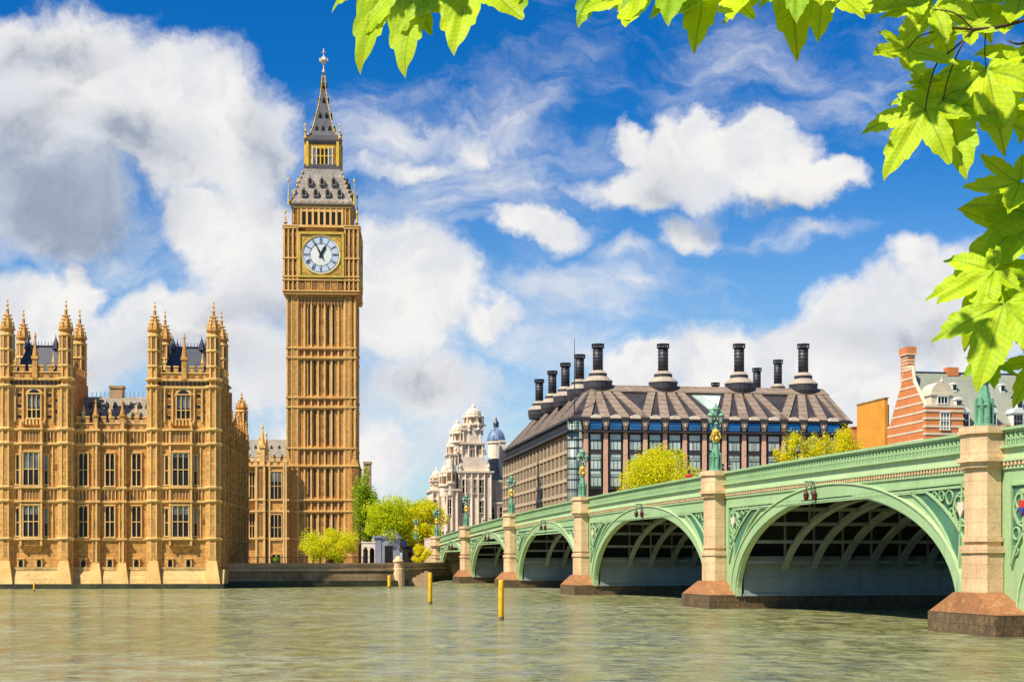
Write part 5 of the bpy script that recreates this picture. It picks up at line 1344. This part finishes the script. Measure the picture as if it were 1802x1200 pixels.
NF = Frame(1630, 232, 9.5)
ns = thing('striped_brick_building', 'orange brick building with cream stripes, tall chimney and green slate roof with dormers', 'building', (NF.X0, NF.Y0, 0), NF.a)
un = lambda px, v=0: NF.U(px, v)
nz = lambda y: Zp(y, 234)
VG = NF.V(1562, 0); NW = un(1900)
EZ = nz(722); vm = VG * .40
ridge_v = NF.V(1597, 0); rz_ = NF.Z(656, 5, ridge_v)
b = MB(); c_ = MB()
gp = [(0, GZ - .5), (0, nz(722)), (ridge_v - 2.2, nz(668)), (ridge_v - 1.6, rz_ + .6), (ridge_v + 1.6, rz_ + .6), (ridge_v + 2.6, nz(672)), (VG - 1.0, nz(735)), (VG, nz(742)), (VG, GZ - .5)]
b.prismx(gp, 0, .5)
b.box(.5, NW, .3, VG, GZ - .5, nz(745))
def gw(z_):   # extent of the gable at height z
    lo, hi = 0, VG
    for (v0_, z0_), (v1_, z1_) in zip(gp[1:-1], gp[2:]):
        if min(z0_, z1_) <= z_ <= max(z0_, z1_) and abs(z1_ - z0_) > .01:
            vv = v0_ + (v1_ - v0_) * (z_ - z0_) / (z1_ - z0_)
            if vv < ridge_v: lo = max(lo, vv)
            else: hi = min(hi, vv)
    return lo, hi
z_ = nz(775)
while z_ < rz_ + .3:
    lo, hi = gw(z_); c_.box(-.06, .02, lo - .02, hi + .02, z_, z_ + .30); z_ += 1.45
b.build('wall', 'brick', ns)
for (v0_, z0_), (v1_, z1_) in zip(gp[1:-2], gp[2:-1]):
    c_.tube([(.25, v0_, z0_ + .05), (.25, v1_, z1_ + .05)], .3, 6, smooth=False)
c_.build('stone_band', 'cream', ns)
b = MB(); b.prismx([(.2, nz(748)), (VG, nz(748)), (ridge_v, rz_)], .5, NW); b.box(.5, NW, ridge_v - .15, ridge_v + .15, rz_ - .1, rz_ + .15, 1); b.build('roof', ['green slate', 'slate'], ns)
ch = MB(); cv_ = NF.V(1588.5, 0) - .3; xs = (0.1, 1.35)
ch.box(xs[0], xs[1], cv_ - 1.3, cv_ + 1.3, rz_ - 2, NF.Z(625, 0, cv_), 0); ch.box(xs[0] - .18, xs[1] + .18, cv_ - 1.5, cv_ + 1.5, NF.Z(625, 0, cv_), NF.Z(612, 0, cv_), 0); ch.box(xs[0] - .25, xs[1] + .25, cv_ - 1.55, cv_ + 1.55, NF.Z(626, 0, cv_), NF.Z(624, 0, cv_), 1)
for i in range(7): z_ = rz_ + .4 + i * .5; ch.box(xs[0] - .04, xs[1] + .04, cv_ - 1.34, cv_ + 1.34, z_, z_ + .18, 1)
ch.build('chimney', ['brick', 'cream'], ns)
# front bay with banded storey and pedimented dormer
b = MB(); x0, x1 = un(1632), un(1692)
b.box(x0 - .5, x1, -.6, .4, GZ - .5, nz(716), 0)
for y_ in (717, 725, 738, 752, 765): b.box(x0 - .6, x1 + .1, -.7, .42, nz(y_) - .2, nz(y_) + .15, 1)
b.build('bay_wall', ['brick', 'cream'], ns)
window(ns, un(1652), un(1667), nz(756), nz(729), -.62, 3, fr='white paint', glass='glass grey')
b = MB(); x0, x1 = un(1637), un(1675); b.box(x0, x1, -.4, 3.5, nz(716), nz(697)); b.box(x0 - .2, x1 + .2, -.6, 3.7, nz(698), nz(695))
m_ = (x0 + x1) / 2; b.prism([(m_ + (x1 - x0) * .5 * math.cos(math.pi * q / 10), nz(695) + 1.9 * math.sin(math.pi * q / 10)) for q in range(11)], -.45, 3.5)
b.lathe(m_, -.2, [(.3, nz(675)), (.35, nz(673)), (.1, nz(670)), (.03, nz(664))], 8); b.build('dormer', 'cream', ns)
window(ns, un(1648), un(1665), nz(711), nz(701), -.42, 3, (), fr='white paint')
def rv(z_): return .2 + (ridge_v - .2) * (z_ - nz(748)) / (rz_ - nz(748))
for px_, y0, s_ in ((1697, 752, 1.0), (1745, 752, 1.0), (1792, 752, 1.0), (1838, 752, 1.0), (1688, 716, .55), (1742, 714, .55), (1795, 714, .55), (1680, 682, .4), (1765, 682, .4)):
    z0 = nz(y0); v_ = max(-.3, rv(z0) - .3); x_ = un(px_, v_)
    d1 = MB(); d1.box(x_ - .9 * s_, x_ + .9 * s_, v_, v_ + 2.6 * s_, z0 - .3, z0 + 2.3 * s_)
    d1.prism([(x_ - 1.15 * s_, z0 + 2.3 * s_), (x_ + 1.15 * s_, z0 + 2.3 * s_), (x_ + .7 * s_, z0 + 2.9 * s_), (x_, z0 + 3.2 * s_), (x_ - .7 * s_, z0 + 2.9 * s_)], v_ - .15, v_ + 3.0 * s_)
    q = d1.build('dormer', 'white paint', ns)
    g = MB(); 
    for i in range(3):
        for j in range(2): g.box(x_ - .72 * s_ + i * .5 * s_, x_ - .30 * s_ + i * .5 * s_, v_ - .04, v_ + .02, z0 + (.1 + j * 1.0) * s_, z0 + (1.0 + j * 1.0) * s_)
    g.build('pane', 'glass', q)
b = MB(); b.box(un(1700), un(1720), ridge_v - .5, ridge_v + 1, rz_ - .5, rz_ + .9); b.build('chimney', 'brick', ns)
b = MB(); x_ = un(1800, ridge_v); b.prism([(x_ - 6, nz(720)), (x_ + 9, nz(720)), (x_ + 6, rz_ - .2), (x_ - 0, rz_ - .2)], ridge_v - 3.2, ridge_v); b.build('cross_roof', 'slate', ns)
# small red brick piece between office and ochre block
b = MB(); b.box(Xp(1500, 275), Xp(1512, 275), 275, 285, GZ, Zp(752, 275)); b.box(Xp(1499, 275), Xp(1513, 275), 274.8, 285.2, Zp(752, 275), Zp(750, 275)); tag(b.build('brick_annexe', 'brick'), 'sliver of dark red brick building left of the ochre block', 'building')


# ------------------------------------------------------------ things at the foot of the clock tower
Yg = 262
gh = thing('gate_pavilion', 'grey stone gate pavilion with small gabled roof near the bridge end', 'pavilion', (Xp(690, Yg), Yg, 0), R(8))
zg = lambda y: Zp(y, Yg)
b = MB(); b.box(-1.9, 1.4, 0, 4, GZ - .3, zg(945)); b.prism([(-2.1, zg(945)), (1.6, zg(945)), (1.3, zg(938)), (-.1, zg(930)), (-1.5, zg(938))], -.1, 4.1); b.box(-2.1, 1.6, -.15, .1, zg(948), zg(945)); b.box(-.2, .0, 1.9, 2.1, zg(930), zg(924)); b.build('wall', 'grey stone', gh)
b = MB(); b.box(-3.0, -1.95, -.1, 3.0, GZ - .3, zg(946)); b.box(-3.3, -1.8, -.3, 3.2, zg(946), zg(943)); b.build('side_pylon', 'grey stone', gh)
b = MB(); b.box(-1.3, .1, -.05, .05, GZ, zg(960)); b.build('doorway', 'black', gh)
sw_ = thing('arched_screen_wall', 'low pale stone screen wall with arched openings between the clock tower and the pavilion', 'wall', (Xp(636, Yg), Yg, 0))
b = MB(); b.box(0, 3.7, 0, .6, zg(962), zg(955)); b.box(-.1, 3.8, -.1, .7, zg(955), zg(953))
for i in range(4): b.box(i * 1.15, i * 1.15 + .3, 0, .6, GZ - .2, zg(962))
for i in range(3):
    x_ = .3 + i * 1.15; b.prism([(x_, zg(962)), (x_, zg(968)), (x_ + .2, zg(964))], .02, .58); b.prism([(x_ + .85, zg(962)), (x_ + .65, zg(964)), (x_ + .85, zg(968))], .02, .58)
b.build('wall', 'white stone', sw_)
b = MB(); b.box(.0, 3.7, 1.2, 1.3, GZ - .2, zg(964)); b.build('railing', 'black', sw_)
b = MB(); x_ = Xp(716, 255); b.box(x_ - .8, x_ + .9, 255, 257, GZ, Zp(962, 255)); b.box(x_ - .95, x_ + 1.05, 254.8, 257.2, Zp(962, 255), Zp(960, 255)); b.box(x_ - .5, x_ + .5, 254.9, 255, GZ + .3, Zp(966, 255)); tag(b.build('ticket_kiosk', 'black'), 'black ticket kiosk right of the gate pavilion', 'kiosk')
bn_ = thing('banner_sign', 'small royal blue banner sign above the black kiosk', 'sign', (Xp(711, 254), 254, 0))
b = MB(); b.tube([(0, 0, GZ), (0, 0, Zp(950, 254))], .06, 8); b.build('pole', 'ink', bn_)
b = MB(); b.box(-.45, .45, -.08, -.02, Zp(961, 254), Zp(951, 254)); b.build('panel', 'navy', bn_)
b = MB()
for i in range(22): x_ = i * 1.1; b.box(x_ - .04, x_ + .04, -.04, .04, GZ, GZ + 1.5)
b.box(0, 23.1, -.03, .03, GZ + 1.35, GZ + 1.43); b.box(0, 23.1, -.03, .03, GZ + .2, GZ + .27)
o = b.build('iron_railing', 'ink'); o.location = (Xp(390, 230), 230, 0); tag(o, 'black iron railing along the foot of the gothic wing', 'railing')
# grey brick chimney stack behind the tower
b = MB(); Y = 330; b.box(Xp(640, Y), Xp(652, Y), Y, Y + 2, GZ, Zp(816, Y)); b.box(Xp(639, Y), Xp(653, Y), Y - .2, Y + 2.2, Zp(816, Y), Zp(812, Y))
tag(b.build('chimney_stack', 'embank'), 'weathered square stone chimney stack rising just right of the clock tower', 'chimney')


# ------------------------------------------------------------ trees
def tree(name, label, px, Y, ytop, ybot, wpx, m_, seed, n_leaf=5200, size=.30, group=None, base_z=None, clumps=34, trunk_h=None, m2=None):
    rnd = random.Random(seed)
    x = Xp(px, Y); z1 = Zp(ytop, Y); z0 = Zp(ybot, Y); rx = wpx * Y / F / 2; bz_ = GZ if base_z is None else base_z
    t_ = thing(name, label, 'tree' if 'tree' in name else 'shrub', (x, Y, bz_), 0, group)
    zc, rz = (z0 + z1) / 2 - bz_, (z1 - z0) / 2
    tr = MB(); th = max(.3, zc - rz * .4)
    tr.tube([(0, 0, -.2), (.05, 0, th * .5), (-.05, .05, th)], [rx * .09 + .05, rx * .07 + .04, rx * .05 + .03], 8)
    cl = []
    for i in range(clumps):
        while True:
            q = Vector((rnd.uniform(-1, 1), rnd.uniform(-1, 1), rnd.uniform(-1, 1)))
            if q.length < 1: break
        q = q * (1 / max(q.length, .3)) ** .45 if rnd.random() < .8 else q
        q *= .86
        cl.append((Vector((q.x * rx, q.y * rx * .9, zc + q.z * rz)), rnd.uniform(.16, .34)))
    for c, r_ in cl[:14]:
        mid = Vector((c.x * .35, c.y * .35, (th + c.z) / 2 - .1 * rz)); tr.tube([(0, 0, th * .8), mid, c], [rx * .045 + .02, rx * .025 + .015, .02], 5)
    tr.build('trunk', 'bark', t_)
    b = MB(); n_leaf = int(n_leaf * 2.3)
    for i in range(n_leaf):
        c, r_ = cl[int(rnd.random() ** 1.0 * len(cl))]
        g = Vector((rnd.gauss(0, 1), rnd.gauss(0, 1), rnd.gauss(0, .8))); g = g.normalized() * (rnd.random() ** .45) * r_ * 1.5
        p_ = c + Vector((g.x * rx, g.y * rx, g.z * max(rz, rx * .6)))
        if p_.z < .1: continue
        s_ = size * rnd.uniform(.55, 1.25)
        nx = Vector((rnd.gauss(0, 1), rnd.gauss(0, 1), rnd.gauss(0, 1))).normalized(); ny = nx.orthogonal().normalized(); nz_ = nx.cross(ny)
        b.add([p_ - ny * s_ * .5, p_ - nz_ * s_ * .33 + nx * s_ * .08, p_ + ny * s_ * .5, p_ + nz_ * s_ * .33 + nx * s_ * .08], [(0, 1, 2, 3)], 0 if (m2 is None or rnd.random() < .7) else 1)
    b.build('crown', [m_, m2 or m_], t_)
    return t_
tree('round_tree', 'rounded bright lime tree in the middle of the row right of the clock tower', 686, 265, 870, 966, 92, 'foliage lime', 1, 7000, .38, 'trees beyond the clock tower', m2='foliage yellow')
tree('tall_tree', 'tall narrow green tree against the right edge of the clock tower', 645, 271, 826, 966, 46, 'foliage green', 2, 5200, .38, 'trees beyond the clock tower', m2='foliage lime')
tree('spreading_tree', 'yellow-green tree touching the white stone building', 744, 266, 880, 966, 80, 'foliage yellow', 3, 6000, .38, 'trees beyond the clock tower', m2='foliage lime')
tree('dark_tree', 'darker green tree filling the gap behind the lime trees', 715, 276, 890, 970, 120, 'foliage green', 8, 5200, .42, 'trees beyond the clock tower')
tree('spring_bush', 'large yellow-green bush at the foot of the clock tower', 581, 232, 926, 1000, 96, 'foliage yellow', 4, 6500, .24, m2='foliage lime', clumps=30)
tree('small_bush', 'small yellow bush below the approach wall beside the bridge end', 741, 238, 958, 992, 32, 'foliage yellow', 5, 2200, .2, clumps=16)
tree('tiny_shrub', 'tiny green shrub in front of the gothic wing doorway', 485, 240, 978, 996, 14, 'foliage green', 6, 500, .18, clumps=8)
tree('plane_tree', 'broad flat topped yellow tree behind the bridge before the office block', 1162, 262, 786, 900, 132, 'foliage yellow', 11, 11000, .36, 'spring trees behind the bridge', clumps=80, m2='foliage lime')
tree('plane_tree', 'tallest yellow tree, beside the ochre brick block', 1488, 250, 744, 880, 58, 'foliage yellow', 12, 4200, .32, 'spring trees behind the bridge', m2='foliage lime', clumps=44)
tree('plane_tree', 'middle yellow tree of three behind the nearest full arch', 1442, 250, 758, 880, 62, 'foliage yellow', 13, 4200, .32, 'spring trees behind the bridge', m2='foliage lime', clumps=44)
tree('plane_tree', 'leftmost yellow tree of three behind the nearest full arch', 1400, 250, 760, 885, 52, 'foliage yellow', 14, 3800, .32, 'spring trees behind the bridge', m2='foliage lime', clumps=44)
tree('plane_tree', 'small low yellow tree just peeping above the bridge rail', 1372, 250, 786, 880, 36, 'foliage yellow', 15, 1800, .32, 'spring trees behind the bridge', clumps=14)


# ------------------------------------------------------------ overhanging sycamore
YL = 2.4
syc = thing('sycamore_tree', 'overhanging sycamore with bright yellow-green lobed leaves hanging into the top and right of the view', 'tree', (2.6, .2, 1.7))
TO = Vector((2.6, .2, 1.7))
def leaf_mesh(seed):
    """five lobed toothed leaf: joint at origin, main lobe along -y (hanging down), length 1; uv = (offset from nearest midrib, distance)"""
    rnd = random.Random(seed)
    lobes = [(-110 + rnd.uniform(-6, 6), .56), (-56 + rnd.uniform(-5, 5), .86 * rnd.uniform(.92, 1.05)), (0, 1.0), (56 + rnd.uniform(-5, 5), .86 * rnd.uniform(.92, 1.05)), (110 + rnd.uniform(-6, 6), .56)]
    def rad(a):
        best = .12
        for c, L in lobes:
            d_2 = abs(a - c)
            q = d_2 / 28
            if q < 1.5: best = max(best, L * (1 - .42 * q - .10 * q ** 3) * (1.0 - .10 * min(1, q / .18)) * 1.05)
        return best
    pts = []; n_ = 150
    for i in range(n_ + 1):
        a = -152 + 304 * i / n_; r_ = rad(a)
        teeth = .055 * (abs(((i * .22 + .3 * math.sin(i * .13)) % 1) - .5) * 2 - .5) * (1.2 if r_ > .35 else .5)
        pts.append((a, max(.05, r_ * (1 + teeth * 1.4))))
    rings = 7; vs = [(0, 0, 0)]; uvs = [(0, 0)]; fs = []
    curl = rnd.uniform(-.3, .4); fold = rnd.uniform(.1, .3)
    for j in range(1, rings + 1):
        for a, r_ in pts:
            q = r_ * j / rings; ar = R(a); x_, y_ = q * math.sin(ar), -q * math.cos(ar)
            cl_, L = min(lobes, key=lambda l: abs(l[0] - a)); da = R(a - cl_); off = q * math.sin(da)
            z_ = fold * (abs(off) * 1.2) - curl * q * q + .02 * math.sin(9 * q + a * .07) + .012 * math.sin(q * 40 + abs(off) * 30)
            vs.append((x_, y_, z_)); uvs.append((off, q * math.cos(da)))
    m_ = len(pts)
    for i in range(m_ - 1): fs.append((0, 1 + i, 2 + i))
    for j in range(rings - 1):
        for i in range(m_ - 1): a0 = 1 + j * m_ + i; fs.append((a0, a0 + m_, a0 + m_ + 1, a0 + 1))
    me = bpy.data.meshes.new('leaf'); me.from_pydata(vs, [], fs)
    ul = me.uv_layers.new(name='UVMap')
    for lp in me.loops: ul.data[lp.index].uv = uvs[lp.vertex_index]
    for p_ in me.polygons: p_.use_smooth = True
    return me
lms = {}
def leaf(px, py, ang, ln, Y=YL, m_='leaf', tilt=(0, 0), seed=None, width=1.0):
    """joint at photo point, main lobe pointing ang degrees (0 = straight down, + = towards the right)"""
    seed = seed if seed is not None else int(px * 7 + py) % 6
    key = (seed, m_)
    if key not in lms: lms[key] = leaf_mesh(seed); lms[key].materials.append(M[m_])
    o = bpy.data.objects.new('leaf', lms[key]); C.objects.link(o); o.parent = syc
    s_ = ln * Y / F
    # local leaf plane x,y -> world x,z ; leaf normal z -> world -y (towards the viewer)
    Mx = Matrix.Rotation(R(90), 4, 'X')
    Rm = Matrix.Rotation(R(tilt[1]), 4, 'Z') @ Matrix.Rotation(R(tilt[0]), 4, 'X') @ Matrix.Rotation(R(-ang), 4, 'Y') @ Mx
    loc = Vector((Xp(px, Y), Y, Zp(py, Y))) - TO
    o.matrix_local = Matrix.Translation(loc) @ Rm @ Matrix.Diagonal((s_ * width, s_, s_, 1))
    return o
LV = [(700, -52, -22, 185, 2.43, 'leaf', (6, -6), 4), # px, py, angle, length, distance, material, tilt, seed
    (733, -32, -2, 178, 2.40, 'leaf', (8, -10), 0), (826, -28, -4, 165, 2.38, 'leaf', (-6, 12), 1), (765, -60, 30, 130, 2.46, 'leaf', (10, 5), 2), (880, -62, 10, 150, 2.45, 'leaf green', (12, 40), 3),
    (690, -80, -40, 100, 2.44, 'leaf', (10, 0), 4),
    (1060, -55, -22, 95, 2.42, 'leaf green', (6, 15), 2), (1130, -42, 2, 122, 2.40, 'leaf', (5, -8), 5), (1192, -60, -2, 124, 2.34, 'leaf green', (-18, 8), 1), (1245, -55, -8, 126, 2.40, 'leaf', (8, 6), 0),
    (1312, -72, 14, 168, 2.39, 'leaf', (4, -25), 3), (1385, -70, 6, 145, 2.43, 'leaf', (8, 22), 4), (1448, -14, -2, 98, 2.37, 'leaf', (0, 4), 2), (1495, -45, 20, 92, 2.44, 'leaf', (10, 10), 5), (1405, -50, 0, 90, 2.33, 'leaf green', (-16, 8), 0),
    (1642, 17, -38, 92, 2.42, 'leaf', (0, 8), 1), (1600, -30, -40, 100, 2.46, 'leaf', (0, 0), 3), (1650, 20, 14, 92, 2.45, 'leaf', (12, -14), 4), (1690, -20, 25, 110, 2.47, 'leaf', (4, 10), 0),
    (1597, 88, -8, 95, 2.40, 'leaf', (0, 42), 5), (1706, 50, 0, 56, 2.41, 'leaf', (6, 10), 3),
    (1628, 198, -30, 122, 2.38, 'leaf', (6, -6), 0), (1662, 176, 12, 150, 2.41, 'leaf', (2, 8), 2), (1618, 150, 150, 40, 2.43, 'leaf', (0, 0), 1),
    (1736, 126, 12, 140, 2.40, 'leaf', (6, -4), 4), (1722, 150, -24, 122, 2.44, 'leaf', (0, 10), 5), (1795, 95, 18, 125, 2.43, 'leaf', (6, 0), 1), (1808, 200, -10, 60, 2.42, 'leaf', (0, 0), 2), (1770, 20, 0, 80, 2.46, 'leaf', (0, 0), 5), (1800, -10, -10, 100, 2.44, 'leaf', (0, 0), 3),
    (1795, 325, -72, 92, 2.41, 'leaf', (0, 6), 3), (1850, 385, -60, 175, 2.44, 'leaf', (2, 6), 0), (1800, 400, -100, 100, 2.46, 'leaf', (0, 0), 5),
    (1750, 480, -62, 100, 2.39, 'leaf', (4, -6), 1), (1745, 490, -20, 120, 2.42, 'leaf', (4, 6), 4),
    (1768, 538, -14, 150, 2.36, 'leaf', (6, -8), 2), (1775, 545, 24, 120, 2.40, 'leaf', (4, 10), 3), (1815, 470, 10, 130, 2.44, 'leaf', (0, 0), 0), (1815, 560, -5, 90, 2.43, 'leaf', (0, 0), 5), (1738, 640, 0, 62, 2.40, 'leaf green', (-28, 24), 1),
    (1830, 640, -30, 80, 2.42, 'leaf', (0, 0), 4)]
for L in LV: leaf(L[0], L[1] + (14 if L[1] < -20 and L[0] > 950 else -4), L[2], L[3] * (1.1 if L[0] > 950 else .98), L[4], L[5], (L[6][0] * .7 - 28, L[6][1] * .7 - 20), L[7])
def W3(px, py, Y): return Vector((Xp(px, Y), Y, Zp(py, Y))) - TO
tw_ = MB()
def twig(pts, r0, r1):
    P = [W3(*p_) for p_ in pts]; Q = []
    n_ = len(P)
    for i in range(n_ - 1):
        for j in range(4):
            t = j / 4; a, b_, c, d_3 = P[max(i - 1, 0)], P[i], P[i + 1], P[min(i + 2, n_ - 1)]
            Q.append(.5 * ((2 * b_) + (c - a) * t + (2 * a - 5 * b_ + 4 * c - d_3) * t * t + (-a + 3 * b_ - 3 * c + d_3) * t ** 3))
    Q.append(P[-1]); m_ = len(Q)
    tw_ = MB(); tw_.tube(Q, [r0 + (r1 - r0) * i / (m_ - 1) for i in range(m_)], 7); tw_.build('twig', 'twig', syc)
K = 2.40 / F
twig([(1960, -60, 2.2), (1860, 15, 2.32), (1800, 37, 2.38), (1755, 48, 2.39), (1712, 52, 2.4), (1680, 50, 2.4), (1645, 56, 2.4)], 4.2 * K, 1.4 * K)
twig([(1712, 52, 2.4), (1690, 30, 2.4), (1668, 20, 2.4), (1642, 17, 2.42)], 1.6 * K, 1.0 * K)
twig([(1712, 54, 2.4), (1680, 85, 2.39), (1650, 110, 2.39), (1635, 155, 2.38), (1628, 198, 2.38)], 1.9 * K, 1.1 * K)
twig([(1706, 58, 2.4), (1685, 95, 2.4), (1668, 140, 2.4), (1660, 178, 2.41)], 1.6 * K, 1.0 * K)
twig([(1735, 50, 2.4), (1733, 90, 2.41), (1736, 126, 2.4)], 1.2 * K, 1.0 * K)
twig([(1645, 56, 2.4), (1615, 66, 2.4), (1597, 88, 2.4)], 1.2 * K, .9 * K)
twig([(1900, 30, 2.3), (1830, 62, 2.38), (1795, 78, 2.4), (1775, 72, 2.41)], 3 * K, 1.5 * K)
twig([(1950, 470, 2.3), (1870, 500, 2.36), (1805, 515, 2.38), (1768, 538, 2.37)], 3 * K, 1.3 * K)
twig([(1870, 500, 2.36), (1810, 492, 2.38), (1775, 488, 2.39), (1750, 480, 2.39)], 1.6 * K, 1.1 * K)
twig([(1900, 300, 2.3), (1850, 315, 2.38), (1795, 325, 2.41)], 2 * K, 1.2 * K)
for px_, py in ((733, -32), (826, -28), (905, -65), (1130, -42), (1245, -55), (1312, -72), (1448, -14), (1385, -70), (1192, -60), (1060, -55)):
    twig([(px_ + 60, -260, 2.36), (px_ + 20, -150, 2.38), (px_, py, 2.40)], 2.2 * K, 1.1 * K)
b = MB()
def wl_(px, py, Y): return W3(px, py, Y)
b.tube([(0, 0, 0), (.1, 0, 1.0), (0, .15, 2.2), (-.1, .5, 3.0)], [.26, .22, .18, .12], 12)
b.build('trunk', 'bark', syc)
b = MB()
b.tube([Vector((0, .15, 2.2)), Vector((-.3, .9, 2.7)), wl_(1700, -330, 2.3), wl_(1300, -300, 2.34), wl_(900, -270, 2.36), wl_(700, -240, 2.38)], [.10, .06, .03, .018, .012, .006], 8)
b.tube([Vector((.02, .0, 1.2)), Vector((.1, 1.0, 1.4)), Vector((-.1, 1.9, 1.5)) , wl_(1960, -60, 2.2)], [.07, .045, .025, .01], 8)
b.tube([Vector((.1, 1.0, 1.4)), wl_(2100, 350, 2.2), wl_(1950, 470, 2.3)], [.04, .015, .006], 7); b.tube([Vector((.1, 1.0, 1.4)), wl_(2050, 250, 2.2), wl_(1900, 300, 2.3)], [.03, .012, .005], 7)
b.tube([wl_(1960, -60, 2.2), wl_(1930, -20, 2.25), wl_(1900, 30, 2.3)], [.008, .006, .004], 6)
b.build('branch', 'bark', syc)
# leaves higher up, above the view, whose shadows fall on the hanging ones
def occl(px, py, Y, d_, ln, ang, seed):
    q = Vector((Xp(px, Y), Y, Zp(py, Y))) + SUN * d_
    key = (seed, 'leaf'); 
    if key not in lms: lms[key] = leaf_mesh(seed); lms[key].materials.append(M['leaf'])
    o = bpy.data.objects.new('leaf', lms[key]); C.objects.link(o); o.parent = syc; s_ = ln * Y / F
    rot = SUN.to_track_quat('Z', 'Y').to_matrix().to_4x4() @ Matrix.Rotation(R(ang), 4, 'Z')
    o.matrix_local = Matrix.Translation(q - TO) @ rot @ Matrix.Diagonal((s_, s_, s_, 1))
for px_, py, d_, ln, ang, sd in ((772, 0, .45, 110, 20, 0), (1198, -20, .42, 100, 0, 1), (1385, -25, .42, 80, 50, 2), (1425, 20, .45, 45, 10, 5), (1612, 45, .5, 75, 0, 3), (1690, 160, .6, 85, -70, 4), (1635, 200, .62, 55, 40, 1), (1660, 240, .64, 35, 140, 0), (1800, 290, .68, 90, 0, 2), (1770, 455, .8, 45, 20, 5), (1745, 640, .95, 60, 0, 3)):
    occl(px_, py, 2.4, d_, ln, ang, sd)
